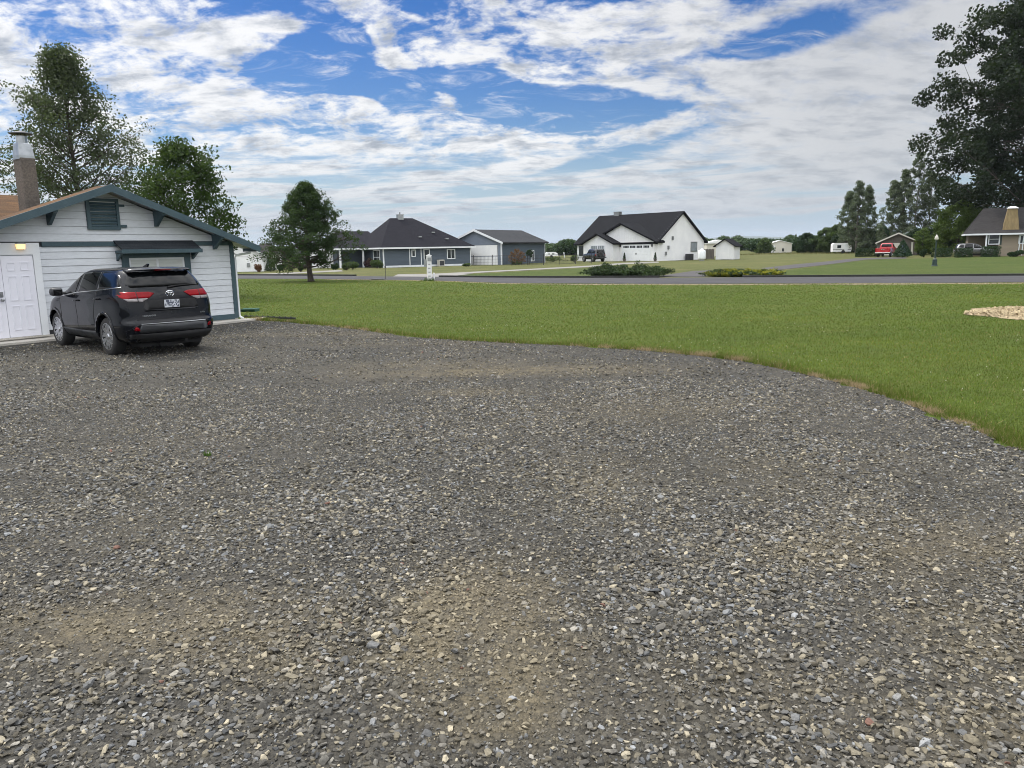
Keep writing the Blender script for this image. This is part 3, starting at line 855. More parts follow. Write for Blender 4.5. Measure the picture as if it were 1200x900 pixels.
# roof: two slopes with thickness, overhanging eaves and rakes
OH, RK = .55, .50
mb = MB()
for s in (-1, 1):
    xe = -HW + s * (HW + OH); ze = ZE - SL * OH
    a = [(-HW, -RK, ZA + .10), (xe, -RK, ze + .10), (xe, -RK, ze + .13), (-HW, -RK, ZA + .135)]
    mb.prism(a, (0, RK + .30, 0))
mb.build('roof', M['shingle_brown'], house)
mb = MB()
for s in (-1, 1):
    xe = -HW + s * (HW + OH - .02); ze = ZE - SL * (OH - .02)
    mb.prism([(-HW, -RK + .05, ZA + .06), (xe, -RK + .05, ze + .06), (xe, -RK + .05, ze + .098), (-HW, -RK + .05, ZA + .098)], (0, RK + .26, 0))
mb.build('soffit', M['siding_grey'], house)
for s in (-1, 1):
    mb = MB()
    xe = -HW + s * (HW + OH + .03); ze = ZE - SL * (OH + .03)
    mb.prism([(-HW, -RK - .035, ZA - .04), (xe, -RK - .035, ze - .04), (xe, -RK - .035, ze + .145), (-HW, -RK - .035, ZA + .150)], (0, .034, 0))
    mb.build('rake_board', M['teal_trim'], house)
for s in (-1, 1):
    mb = MB()
    xe = -HW + s * (HW + OH + .0); ze = ZE - SL * OH
    mb.box(min(xe, xe + s * .025), max(xe, xe + s * .025), -RK, .28, ze - .03, ze + .12)
    mb.build('fascia', M['teal_trim'], house)
# knee brackets under the rake
for bx in (-7.05, -5.05, -2.33, -.62):
    zt = ZA - abs(bx + HW) * SL + .05
    mb = MB()
    mb.box(bx - .045, bx + .045, -RK + .02, .0, zt - .14, zt - .0)
    mb.prism([(bx - .04, -.016, zt - .14), (bx - .04, -.016, zt - .42), (bx - .04, -.10, zt - .42), (bx - .04, -RK + .06, zt - .14)], (.08, 0, 0))
    mb.build('bracket', M['teal_trim'], house)
# louvred vent
vent = MB(); vx0, vx1, vz0, vz1 = -4.14, -3.31, 2.66, 3.44
for a in ((vx0, vx0 + .09, vz0, vz1), (vx1 - .07, vx1, vz0, vz1), (vx0 + .09, vx1 - .07, vz0, vz0 + .07), (vx0 + .09, vx1 - .07, vz1 - .07, vz1)):
    vent.box(a[0], a[1], -.07, .0, a[2], a[3])
vent.box(vx1, vx1 + .16, -.05, 0, 3.25, 3.31); vent.box(vx1, vx1 + .18, -.05, 0, 2.72, 2.79)
vo = vent.build('gable_vent', M['teal_trim'], house)
mb = MB()
for k in range(8):
    z = vz0 + .085 + k * .078
    mb.prism([(vx0 + .09, -.055, z), (vx0 + .09, -.05, z - .012), (vx0 + .09, -.008, z + .05), (vx0 + .09, -.012, z + .062)], (vx1 - vx0 - .16, 0, 0))
mb.box(vx0 + .05, vx1 - .05, -.006, .0, vz0 + .05, vz1 - .05)
mb.build('louvre', M['teal_trim'], vo)
# little awning roof and the window under it
aw = MB()
aw.prism([(-3.52, -.0, 2.34), (-3.52, -.42, 2.13), (-3.52, -.42, 2.16), (-3.52, -.0, 2.40)], (2.24, 0, 0))
awo = aw.build('awning', M['shingle_teal'], house)
mb = MB(); mb.box(-3.54, -1.26, -.45, -.42, 2.05, 2.155)
mb.box(-3.50, -3.44, -.42, 0, 2.06, 2.13); mb.box(-1.34, -1.28, -.42, 0, 2.06, 2.13)
mb.prism([(-3.49, -.016, 2.05), (-3.49, -.3, 2.05), (-3.49, -.016, 1.86)], (.06, 0, 0)); mb.prism([(-1.35, -.016, 2.05), (-1.35, -.3, 2.05), (-1.35, -.016, 1.86)], (.06, 0, 0))
mb.build('awning_fascia', M['teal_trim'], awo)
mb = MB()
for a in ((-3.36, -3.18, .95, 2.05), (-1.60, -1.42, .95, 2.05), (-3.18, -1.60, 1.93, 2.05), (-3.36, -1.42, .85, .95)):
    mb.box(a[0], a[1], -.065, .0, a[2], a[3])
wf = mb.build('window', M['teal_trim'], house)
mb = MB()
for a in ((-3.18, -3.13, .95, 1.93), (-1.65, -1.60, .95, 1.93), (-3.13, -1.65, 1.88, 1.93), (-3.13, -1.65, .95, 1.0), (-2.42, -2.36, 1.0, 1.88)):
    mb.box(a[0], a[1], -.05, .0, a[2], a[3])
mb.build('sash', M['white_paint'], wf)
mb = MB(); mb.box(-3.13, -1.65, -.036, -.03, 1.0, 1.88); mb.build('blind', M['blind'], wf)
# white surround and the pair of panelled doors
mb = MB(); mb.box(-7.4, -5.50, -.055, .0, 2.06, 2.335); mb.box(-5.50, -5.34, -.055, .0, .10, 2.335); mb.build('door_surround', M['white_paint'], house)


def panel_door(x0, x1, name, handle):
    mb = MB(); z0, z1 = .13, 2.035
    mb.box(x0, x1, -.038, .0, z0, z1)
    wd = x1 - x0
    st = .11; cw = (wd - 3 * st) / 2
    for i in range(2):
        px0 = x0 + st + i * (cw + st)
        for (a, b) in ((.16, .74), (.86, 1.44), (1.56, 1.76)):
            # thin moulding round each panel
            for q in ((px0, px0 + cw, z0 + a, z0 + a + .02), (px0, px0 + cw, z0 + b - .02, z0 + b), (px0, px0 + .02, z0 + a + .02, z0 + b - .02), (px0 + cw - .02, px0 + cw, z0 + a + .02, z0 + b - .02)):
                mb.box(q[0], q[1], -.050, -.038, q[2], q[3])
    d = mb.build('door', M['door_white'], house)
    if handle:
        mb = MB(); mb.lathe([(.034, 0), (.034, -.012), (.018, -.02), (.018, -.045), (.033, -.055), (.036, -.075), (.022, -.09)], 14, 'y', (x1 - .07, -.038, 1.02)); mb.build('handle', M['metal_grey'], d, True)
        mb = MB(); mb.box(x1 - .115, x1 - .035, -.06, -.038, 1.09, 1.21); mb.lathe([(.022, -.0), (.02, -.02)], 12, 'y', (x1 - .075, -.06, 1.16)); mb.build('keypad_lock', M['metal_grey'], d)


panel_door(-6.205, -5.515, 'door', False)
panel_door(-7.02, -6.215, 'door', True)
mb = MB(); mb.box(-7.4, -5.34, -.075, .0, .085, .125); mb.build('door_sill', M['concrete'], house)
# lit porch lamp
mb = MB(); mb.box(-5.86, -5.68, -.06, -.04, 2.17, 2.32); mb.prism([(-5.88, -.04, 2.31), (-5.66, -.04, 2.31), (-5.70, -.04, 2.34), (-5.84, -.04, 2.34)], (0, -.12, 0))
lo = mb.build('porch_lamp', M['metal_grey'], house)
mb = MB(); mb.prism([(-5.85, -.061, 2.185), (-5.69, -.061, 2.185), (-5.675, -.061, 2.308), (-5.865, -.061, 2.308)], (0, -.085, 0)); mb.build('lamp_glass', M['lamp_glow'], lo)
# gutter and downspout at the corner
xe = OH + .03; ze = ZE - SL * OH
mb = MB(); mb.prism([(xe, -RK + .05, ze + .09), (xe + .10, -RK + .05, ze + .09), (xe + .08, -RK + .05, ze - .0), (xe, -RK + .05, ze - .0)], (0, .74, 0)); mb.build('gutter', M['teal_trim'], house)
mb = MB(); mb.tube([(xe + .05, .02, ze - .0), (xe + .05, .02, ze - .06), (.10, -.0, ze - .13), (.06, -.01, ze - .2), (.06, -.01, .22), (.07, -.03, .12), (.12, -.10, .07)], .034, 8); mb.build('downspout', M['white_paint'], house)
# the taller main roof behind, with the brick chimney at its end
ra, rz_ = on(house, 20, 229.0, 'y', 5.2)
mb = MB()
mb.prism([(ra - 12, 1.0, rz_ - 1.75), (ra - 12, 5.2, rz_), (ra - 12, 9.4, rz_ - 1.75)], (12.35, 0, 0))
mb.build('main_roof', M['shingle_brown'], house)
mb = MB(); mb.box(ra - 11.6, ra, 1.7, 9.0, 0, rz_ - 1.7); mb.build('main_wall', M['siding_grey'], house)
chy = 1.9
chx0, chx1 = on(house, 30.5, 236, 'y', chy)[0], on(house, 46.5, 234, 'y', chy)[0]
CT = on(house, 25, 184.5, 'y', chy)[1]
mb = MB(); mb.box(chx0, chx1, chy, chy + .44, 2.2, CT)
for k in range(20): mb.box(chx0 - .004, chx1 + .004, chy - .004, chy + .444, CT - 1.32 + k * .066, CT - 1.32 + k * .066 + .052)
ch = mb.build('chimney', M['brick_chimney'], house)
mb = MB()
cx, cy = (chx0 + chx1) / 2, chy + .22
def sq(h, r): return [(cx - r, cy - r * .95, h), (cx + r, cy - r * .95, h), (cx + r, cy + r * .95, h), (cx - r, cy + r * .95, h)]
CR = (chx1 - chx0) / 2 + .02
lev = [sq(CT - .03, CR), sq(CT + .07, CR), sq(CT + .36, .15), sq(CT + .38, .14)]
for a, b in zip(lev, lev[1:]):
    for k in range(4): mb.face([a[k], a[(k + 1) % 4], b[(k + 1) % 4], b[k]])
mb.face(lev[0]); mb.face(lev[-1])
mb.lathe([(.13, CT + .34), (.13, CT + .56), (.12, CT + .57)], 14, 'z', (cx, cy, 0))
cap = mb.build('chimney_cap', M['galvanised'], ch)
mb = MB(); mb.lathe([(.02, CT + .70), (.27, CT + .63), (.275, CT + .61), (.02, CT + .62)], 16, 'z', (cx, cy, 0))
for k in range(3): mb.box(cx + .09 * math.cos(k * 2.1) - .008, cx + .09 * math.cos(k * 2.1) + .008, cy + .09 * math.sin(k * 2.1) - .008, cy + .09 * math.sin(k * 2.1) + .008, CT + .5, CT + .64)
mb.build('rain_hood', M['metal_dark'], ch)
# concrete strip in front of the wall
def hl(x, y): v = Matrix.Rotation(R(54), 3, 'Z') @ Vector((x, y, 0)) + H0; return (v.x, v.y)
mb = MB(); mb.prism([(*hl(-9.5, 0), -.02), (*hl(-9.5, -.55), -.02), (*hl(-.6, -.55), -.02), (*hl(.55, -.42), -.02), (*hl(1.0, -.1), -.02), (*hl(.15, 0), -.02)], (0, 0, .075))
mb.build('pavement', M['concrete'])['kind'] = 'structure'
# black lawn edging: a row of short pegs and the green plank by the corner
a, b = G(287, 372.6), G(346, 374.6)
ed = tag(empty('lawn_edging', (a.x, a.y, 0)), 'short black scalloped edging between the gravel and lawn by the house corner', 'edging')
mb = MB(); d = (b - a); nn = 34
for k in range(nn):
    p = d * (k / (nn - 1)); h = .085 + .012 * math.sin(k * 1.7)
    mb.lathe([(.022, 0), (.022, h - .015), (.012, h)], 7, 'z', (p.x, p.y, 0))
dn = d.normalized(); q = Vector((-dn.y, dn.x, 0)) * .008
mb.prism([(-q.x, -q.y, 0), (d.x - q.x, d.y - q.y, 0), (d.x + q.x, d.y + q.y, 0), (q.x, q.y, 0)], (0, 0, .05))
mb.build('edging_strip', M['edging_black'], ed)
p = G(281, 365.5)
gp = tag(empty('garden_trough', (p.x, p.y, 0), R(-4)), 'low green plastic trough lying on the lawn behind the house corner', 'trough')
mb = MB(); mb.prism([(0, 0, 0), (0, .30, 0), (0, .36, .09), (0, .33, .09), (0, .28, .02), (0, .02, .02), (0, -.03, .09), (0, -.06, .09)], (.55, 0, 0)); mb.box(-.012, 0, -.06, .36, 0, .09); mb.box(.55, .562, -.06, .36, 0, .09)
mb.build('trough_body', M['green_pvc'], gp)
mb = MB(); mb.tube([(-.02, -.06, .095), (.58, -.06, .095)], .012, 6); mb.tube([(-.02, .36, .095), (.58, .36, .095)], .012, 6); mb.build('rim', pmat('pvc_rim', (.09, .22, .16)), gp)
# ------------------------------------------------------------------ vehicles
def ring(z, yr, yf, wd, rcx, rcy, fcx, fcy, bow_r=.05, bow_f=.10, nside=9):
    """half of a horizontal slice through a car body, rear centre -> front centre, mirrored into a closed ring"""
    h = []
    for t in (0, .3, .6): h.append((t * (wd - rcx), yr + bow_r * t * t))
    for k in range(4):
        a = math.pi / 2 * k / 3
        h.append((wd - rcx + rcx * math.sin(a), yr + bow_r + rcy * (1 - math.cos(a))))
    y0, y1 = yr + bow_r + rcy, yf - bow_f - fcy
    for k in range(1, nside + 1):
        t = k / (nside + 1)
        h.append((wd * (1 + .012 * math.sin(math.pi * t)), y0 + (y1 - y0) * t))
    for k in range(4):
        a = math.pi / 2 * (3 - k) / 3
        h.append((wd - fcx + fcx * math.sin(a), yf - bow_f - fcy * (1 - math.cos(a))))
    for t in (.6, .3, 0): h.append((t * (wd - fcx), yf - bow_f * t * t))
    full = h + [(-x, y) for x, y in h[-2:0:-1]]
    return [(x, y, z) for x, y in full]


def loft(slices, sub=2):
    bm = bmesh.new()
    rings = [[bm.verts.new(p) for p in ring(*s)] for s in slices]
    n = len(rings[0])
    for a, b in zip(rings, rings[1:]):
        for k in range(n): bm.faces.new((a[k], a[(k + 1) % n], b[(k + 1) % n], b[k]))
    for rg, rev in ((rings[0], True), (rings[-1], False)):
        h = n // 2
        # cap as strips across the car
        pairs = [(rg[k], rg[(n - k) % n]) for k in range(0, h + 1)]
        for (a, b), (c, d) in zip(pairs, pairs[1:]):
            vs = [v for i, v in enumerate((a, c, d, b)) if v not in (a, c, d, b)[:i]]
            if len(vs) > 2: bm.faces.new(vs)
    bmesh.ops.recalc_face_normals(bm, faces=bm.faces)
    me = bpy.data.meshes.new('tmp_loft'); bm.to_mesh(me); bm.free()
    if sub:
        o = bpy.data.objects.new('tmp_loft', me); COL.objects.link(o)
        md = o.modifiers.new('s', 'SUBSURF'); md.levels = sub; md.render_levels = sub
        me2 = bpy.data.meshes.new_from_object(o.evaluated_get(bpy.context.evaluated_depsgraph_get()))
        bpy.data.objects.remove(o); bpy.data.meshes.remove(me); me = me2
    return me


def bvh_of(me):
    bm = bmesh.new(); bm.from_mesh(me); t = BVHTree.FromBMesh(bm); bm.free(); return t


def cut(me, wells, half):
    """wheel housings bored out of the body; wells: (y, z, radius)"""
    o = bpy.data.objects.new('tmp_cut', me); COL.objects.link(o)
    tools = []
    for (y, z, r) in wells:
        for s in (-1, 1):
            mb = MB(); x0, x1 = s * (half - .30), s * (half + .25)
            mb.lathe([(r, min(x0, x1)), (r, max(x0, x1))], 40, 'x', (0, y, z))
            t = mb.build('tmp_tool', M['car_under']); tools.append(t)
            md = o.modifiers.new('b', 'BOOLEAN'); md.operation = 'DIFFERENCE'; md.object = t; md.solver = 'EXACT'
    bpy.context.view_layer.update()
    me2 = bpy.data.meshes.new_from_object(o.evaluated_get(bpy.context.evaluated_depsgraph_get()))
    for t in tools: bpy.data.objects.remove(t)
    bpy.data.objects.remove(o)
    me2.materials.clear()
    return me2


def wrap(name, tree, poly, axis, mat, parent, off=.006, depth=.014, res=.06, smooth=True):
    """panel cut to a 2-D outline and laid on the body skin. axis 'x-','x+' : outline in (y,z); 'y-','y+': outline in (x,z)"""
    bm = bmesh.new()
    vs = [bm.verts.new((p[0], p[1], 0)) for p in poly]
    f = bm.faces.new(vs)
    bmesh.ops.triangulate(bm, faces=[f])
    for i in (0, 1):
        lo = min(p[i] for p in poly); hi = max(p[i] for p in poly)
        nrm = (1, 0, 0) if i == 0 else (0, 1, 0)
        k = lo + res
        while k < hi - 1e-4:
            bmesh.ops.bisect_plane(bm, geom=bm.verts[:] + bm.edges[:] + bm.faces[:], plane_co=Vector(nrm) * k, plane_no=nrm)
            k += res
    s = -1 if axis[1] == '-' else 1
    d = Vector((-s, 0, 0)) if axis[0] == 'x' else Vector((0, -s, 0))
    for v in bm.verts:
        a, b = v.co.x, v.co.y
        org = Vector((s * 6, a, b)) if axis[0] == 'x' else Vector((a, s * 9, b))
        hit, nrm, _, _ = tree.ray_cast(org, d)
        if hit is None:
            near, nrm, _, _ = tree.find_nearest(Vector((s * .9, a, b)) if axis[0] == 'x' else Vector((a, s * 1.1, b)))
            hit = near
        v.co = hit - d * off
    # rim turned back towards the skin
    bmesh.ops.recalc_face_normals(bm, faces=bm.faces)
    ed = [e for e in bm.edges if len(e.link_faces) == 1]
    r = bmesh.ops.extrude_edge_only(bm, edges=ed)
    for v in [g for g in r['geom'] if isinstance(g, bmesh.types.BMVert)]:
        v.co += d * depth
    bmesh.ops.recalc_face_normals(bm, faces=bm.faces)
    me = bpy.data.meshes.new(name); bm.to_mesh(me); bm.free()
    return link(name, me, mat, parent, smooth)


def shade_angle(o, deg=40):
    me = o.data
    bm = bmesh.new(); bm.from_mesh(me)
    for e in bm.edges:
        e.smooth = not (len(e.link_faces) == 2 and e.calc_face_angle(0) > R(deg))
    for f in bm.faces: f.smooth = True
    bm.to_mesh(me); bm.free()


def wheel(parent, x, y, r, wd, side, spokes=10, simple=False):
    s = side
    t = MB()
    rr = r * .70
    t.lathe([(rr, -wd / 2), (r * .90, -wd / 2 - .006), (r * .975, -wd / 2 + .02), (r, -wd / 2 + .05), (r, wd / 2 - .05), (r * .975, wd / 2 - .02), (r * .90, wd / 2 + .006), (rr, wd / 2)], 40, 'x', (0, 0, 0), cap=False)
    o = t.build('wheel', M['tyre'], parent, True); o.location = (x, y, r)
    shade_angle(o, 50)
    m = MB()
    ox = s * (wd / 2 - .012)
    m.lathe([(rr + .004, ox - s * .03), (rr + .006, ox + s * .012), (rr - .018, ox + s * .012), (rr - .03, ox - s * .055), (.03, ox - s * .06)], 40, 'x', mi=1, cap=False)
    m.lathe([(rr + .007, ox + s * .008), (rr + .003, ox + s * .016), (rr - .014, ox + s * .016), (rr - .016, ox + s * .004)], 40, 'x', mi=0, cap=False)
    m.lathe([(.066, ox - s * .05), (.066, ox - s * .0), (.05, ox + s * .012), (.0, ox + s * .014)], 16, 'x', mi=0)
    if not simple:
        for k in range(spokes):
            a = 2 * math.pi * k / spokes + .15; w0, w1 = .15, .055
            for (da, ww) in ((-.085, .026), (.085, .022)):
                pts = []
                c0, c1 = a + da * .4, a + da * 1.5
                for (rad, ang, hw) in ((.05, c0, ww), (rr - .012, c1, ww * .8)):
                    cy, cz = rad * math.cos(ang), rad * math.sin(ang)
                    ty, tz = -math.sin(ang) * hw, math.cos(ang) * hw
                    pts.append(((cy - ty, cz - tz), (cy + ty, cz + tz)))
                (a0, b0), (a1, b1) = pts
                m.prism([(ox - s * .004, *a0), (ox - s * .004, *b0), (ox + s * .008, *b1), (ox + s * .008, *a1)], (-s * .022, 0, 0), 0)
    else:
        for k in range(5):
            a = 2 * math.pi * k / 5
            cy, cz = math.cos(a), math.sin(a); ty, tz = -cz * .03, cy * .03
            m.prism([(ox, .04 * cy - ty, .04 * cz - tz), (ox, .04 * cy + ty, .04 * cz + tz), (ox, (rr - .02) * cy + ty, (rr - .02) * cz + tz), (ox, (rr - .02) * cy - ty, (rr - .02) * cz - tz)], (-s * .02, 0, 0), 0)
    rim = m.build('rim', [M['rim_alloy'], M['rim_dark']], o)
    return o


def arc_band(y, z, r0, r1, a0=-8, a1=188, n=22):
    o = [(y + r1 * math.cos(R(a0 + (a1 - a0) * k / n)), z + r1 * math.sin(R(a0 + (a1 - a0) * k / n))) for k in range(n + 1)]
    i = [(y + r0 * math.cos(R(a0 + (a1 - a0) * k / n)), z + r0 * math.sin(R(a0 + (a1 - a0) * k / n))) for k in range(n + 1)]
    return o, i


def arch_trim(name, tree, y, z, r0, r1, axis, mat, parent):
    o, i = arc_band(y, z, r0, r1)
    return wrap(name, tree, o + i[::-1], axis, mat, parent, off=.014, depth=.03, res=.08)


def text_mesh(name, txt, size, mat, parent, loc, rot):
    cu = bpy.data.curves.new('tmp_text', 'FONT'); cu.body = txt; cu.size = size; cu.extrude = .003; cu.align_x = 'CENTER'
    o = bpy.data.objects.new('tmp_text', cu); COL.objects.link(o)
    bpy.context.view_layer.update()
    me = bpy.data.meshes.new_from_object(o.evaluated_get(bpy.context.evaluated_depsgraph_get()))
    bpy.data.objects.remove(o)
    t = link(name, me, mat, parent); t.location = loc; t.rotation_euler = rot
    return t


# --- the dark SUV in front of the gable wall: x right, y forward, origin under the rear axle
suv = tag(empty('parked_suv', (-7.58, 16.22, 0), R(48)), 'glossy black five door SUV seen from behind, parked on gravel before the grey gable wall', 'car')
SL_ = [  # z, rear, front, half width, corner radii (rear x,y / front x,y)
    (.25, -.92, 3.42, .76, .25, .25, .25, .25), (.30, -1.00, 3.56, .85, .25, .28, .35, .35), (.42, -1.08, 3.68, .93, .26, .34, .45, .45),
    (.56, -1.115, 3.73, .95, .26, .36, .5, .5), (.665, -1.12, 3.74, .952, .26, .36, .5, .5), (.70, -1.095, 3.73, .948, .26, .36, .5, .5), (.735, -1.045, 3.71, .945, .25, .36, .5, .5),
    (.86, -1.035, 3.66, .948, .24, .36, .5, .5), (.98, -1.025, 3.56, .955, .24, .36, .5, .5), (1.08, -1.01, 3.36, .952, .24, .36, .5, .45),
    (1.16, -.99, 3.02, .938, .24, .36, .45, .4), (1.22, -.965, 2.68, .918, .24, .36, .4, .35), (1.28, -.935, 2.42, .892, .24, .36, .35, .3),
    (1.36, -.885, 2.24, .862, .24, .36, .3, .25), (1.48, -.80, 2.02, .812, .24, .34, .28, .22), (1.60, -.705, 1.80, .755, .24, .32, .26, .2),
    (1.675, -.63, 1.62, .705, .24, .32, .26, .2), (1.72, -.56, 1.46, .64, .24, .3, .26, .2), (1.745, -.42, 1.22, .50, .24, .3, .26, .2), (1.757, -.1, .9, .25, .15, .2, .15, .2)]
me0 = loft(SL_, 2)
tree = bvh_of(me0)
body = link('body', cut(me0, [(0, .40, .44), (2.79, .40, .44)], .95), M['car_paint'], suv)
shade_angle(body, 32)
for yy in (0, 2.79):
    for s in (-1, 1): wheel(suv, s * .80, yy, .385, .235, s)
mb = MB(); mb.box(-.62, .62, -.85, 3.4, .2, .45); mb.tube([(-.7, 0, .38), (.7, 0, .38)], .05, 8); mb.tube([(.25, -.98, .29), (.25, -.5, .30)], .035, 10); mb.box(-.25, .1, -.9, -.2, .19, .3)
mb.build('underbody', M['car_under'], suv)
for s, ax in ((-1, 'x-'), (1, 'x+')):
    for yy in (0, 2.79): arch_trim('wheel_arch', tree, yy, .40, .432, .485, ax, M['car_paint'], suv)
    wrap('sill_trim', tree, [(.45, .30), (2.33, .30), (2.33, .47), (1.4, .455), (.45, .47)], ax, M['car_plastic'], suv, off=.012)
    # side windows
    wrap('side_window', tree, [(1.50, 1.19), (2.22, 1.16), (2.10, 1.235), (1.62, 1.58), (1.47, 1.645), (1.44, 1.64)], ax, M['car_glass'], suv)
    wrap('side_window', tree, [(.40, 1.31), (1.36, 1.255), (1.345, 1.645), (.90, 1.675), (.44, 1.67)], ax, M['car_glass'], suv)
    wrap('side_window', tree, [(-.62, 1.40), (-.55, 1.375), (.33, 1.33), (.37, 1.67), (-.15, 1.665), (-.38, 1.63), (-.50, 1.57)], ax, M['car_glass'], suv)
    wrap('window_trim', tree, [(-.66, 1.37), (.36, 1.302), (1.42, 1.235), (2.28, 1.14), (2.28, 1.158), (1.42, 1.252), (.36, 1.32), (-.64, 1.392)], ax, M['chrome'], suv, off=.010, res=.1)
    # shoulder handles, door gaps
    for (y0, z0) in ((.12, 1.135), (1.22, 1.07)):
        h = wrap('door_handle', tree, [(y0, z0), (y0 + .24, z0 - .012), (y0 + .25, z0 + .018), (y0 + .01, z0 + .034)], ax, M['car_paint'], suv, off=.035, depth=.03, res=.1)
    for pts in ([(1.40, .48), (1.413, .48), (1.425, .8), (1.432, 1.24), (1.419, 1.24), (1.412, .8)], [(2.36, .50), (2.373, .50), (2.36, 1.16), (2.347, 1.16)], [(.33, 1.30), (.36, 1.1), (.50, .80), (.47, .55), (.482, .55), (.514, .80), (.373, 1.1), (.343, 1.30)]):
        wrap('door_gap', tree, pts, ax, M['car_under'], suv, off=.0035, depth=.004, res=.12)
    # mirrors
    mb = MB(); x0 = s * .92
    prof = [(2.02, 1.16), (2.02, 1.30), (2.07, 1.335), (2.20, 1.32), (2.26, 1.25), (2.22, 1.17)]
    mb.prism([(x0 + s * .06, a, b) for a, b in prof], (s * .21, 0, .0))
    mb.prism([(x0 - s * .06, 2.1, 1.19), (x0 - s * .06, 2.2, 1.19), (x0 + s * .1, 2.18, 1.2), (x0 + s * .1, 2.1, 1.2)], (0, 0, .05))
    mo = mb.build('mirror', M['car_plastic'], suv, bevel=.02); shade_angle(mo, 60)
    mb = MB(); mb.box(min(x0 + s * .08, x0 + s * .25), max(x0 + s * .08, x0 + s * .25), 2.008, 2.018, 1.185, 1.29); mb.build('mirror_glass', M['car_glass'], mo)
    # tail lamps
    sx = s
    lamp = wrap('tail_lamp', tree, [(sx * .30, 1.255), (sx * .40, 1.285), (sx * .94, 1.30), (sx * .955, 1.25), (sx * .86, 1.165), (sx * .42, 1.165)][::s], 'y-', M['lens_red'], suv, off=.012, depth=.03, res=.035)
    wrap('clear_lens', tree, [(sx * .43, 1.166), (sx * .86, 1.166), (sx * .80, 1.105), (sx * .55, 1.100)][::s], 'y-', M['lens_clear'], lamp, off=.010, depth=.02, res=.05)
    wrap('lens_divider', tree, [(sx * .625, 1.10), (sx * .64, 1.10), (sx * .64, 1.30), (sx * .625, 1.30)][::s], 'y-', M['car_under'], lamp, off=.0135, depth=.004, res=.05)
    wrap('reflector', tree, [(sx * .68, .535), (sx * .78, .545), (sx * .77, .63), (sx * .71, .60)][::s], 'y-', M['lens_red'], suv, off=.012, res=.05)
    # bright bumper corner crease
    wrap('bumper_crease', tree, [(sx * .66, .672), (sx * .73, .655), (sx * .86, .56), (sx * .93, .525), (sx * .93, .515), (sx * .86, .545), (sx * .73, .638), (sx * .66, .655)][::s], 'y-', M['car_paint'], suv, off=.016, res=.04)
    wrap('roof_rail', tree, [(-.25, 1.715), (1.25, 1.715), (1.25, 1.735), (-.25, 1.735)], ax, M['car_under'], suv, off=.012, depth=.02, res=.15)
# windscreen (seen past the roof), tail window, spoiler
wrap('windscreen', tree, [(-.70, 1.24), (.70, 1.24), (.56, 1.66), (-.56, 1.66)], 'y+', M['car_glass'], suv, res=.08)
gl = wrap('rear_window', tree, [(-.69, 1.375), (.69, 1.375), (.745, 1.42), (.62, 1.68), (-.62, 1.68), (-.745, 1.42)], 'y-', M['car_glass'], suv, off=.006, res=.07)
mb = MB()
pr = [(-.52, 1.748), (-.70, 1.728), (-.735, 1.712), (-.725, 1.698), (-.58, 1.70)]
def sp_(x, sc, dy): return [(x, a * 1.0 + dy, b - sc) for a, b in pr]
secs = [sp_(-.64, .03, .14), sp_(-.58, .005, .05), sp_(-.3, -.008, .0), sp_(0, -.012, -.01), sp_(.3, -.008, .0), sp_(.58, .005, .05), sp_(.64, .03, .14)]
for a, b in zip(secs, secs[1:]):
    for k in range(5): mb.face([a[k], a[(k + 1) % 5], b[(k + 1) % 5], b[k]])
mb.face(secs[0]); mb.face(secs[-1][::-1])
sp = mb.build('roof_spoiler', M['car_paint'], suv); bm = bmesh.new(); bm.from_mesh(sp.data); bmesh.ops.remove_doubles(bm, verts=bm.verts, dist=.001); bm.to_mesh(sp.data); bm.free(); shade_angle(sp, 35)
mb = MB(); mb.box(-.16, .16, -.752, -.738, 1.697, 1.707); mb.build('brake_lamp', M['lens_red'], sp)
mb = MB(); mb.prism([(-.02, .18, 1.752), (-.02, -.06, 1.75), (-.012, -.10, 1.815), (-.012, -.06, 1.825)], (.035, 0, 0)); mb.build('roof_antenna', M['car_paint'], suv)
# wiper
hy = lambda x, z: tree.ray_cast(Vector((x, -9, z)), Vector((0, 1, 0)))[0].y
mb = MB(); mb.tube([(.0, hy(0, 1.36) - .02, 1.36), (.2, hy(.2, 1.385) - .028, 1.385), (.5, hy(.5, 1.395) - .026, 1.395)], [.022, .014, .010], 6); mb.build('rear_wiper', M['car_under'], suv)
# plate in its recess, lip above it, badges
wrap('number_plate_recess', tree, [(-.50, .935), (.50, .935), (.56, .965), (.50, 1.12), (-.50, 1.12), (-.56, .965)], 'y-', M['car_under'], suv, off=.004, depth=.006)
yb = hy(0, 1.03)
mb = MB(); mb.box(-.152, .152, yb - .016, yb - .008, .962, 1.116); pl = mb.build('number_plate', M['plate_white'], suv)
rp = random.Random(5); mb = MB()
for r_ in range(6):
    for c_i in range(13):
        if rp.random() < .52:
            mb.box(-.14 + c_i * .0218, -.14 + c_i * .0218 + .0205, yb - .0185, yb - .0165, .970 + r_ * .0235, .970 + r_ * .0235 + .0225)
mb.build('plate_marks', M['plate_ink'], pl)
wrap('tailgate_lip', tree, [(-.52, .905), (.52, .905), (.55, .935), (-.55, .935)], 'y-', M['car_paint'], suv, off=.022, depth=.03)
wrap('tailgate_gap', tree, [(-.70, .742), (.70, .742), (.70, .752), (-.70, .752)], 'y-', M['car_under'], suv, off=.003, depth=.004, res=.1)
wrap('bumper_step', tree, [(-.66, .658), (.66, .658), (.66, .672), (-.66, .672)], 'y-', M['chrome'], suv, off=.008, depth=.01, res=.1).data.materials[0] = M['metal_grey']
wrap('bumper_insert', tree, [(-.66, .49), (.66, .49), (.70, .52), (.66, .645), (-.66, .645), (-.70, .52)], 'y-', M['car_plastic'], suv, off=.010, depth=.015, res=.08)
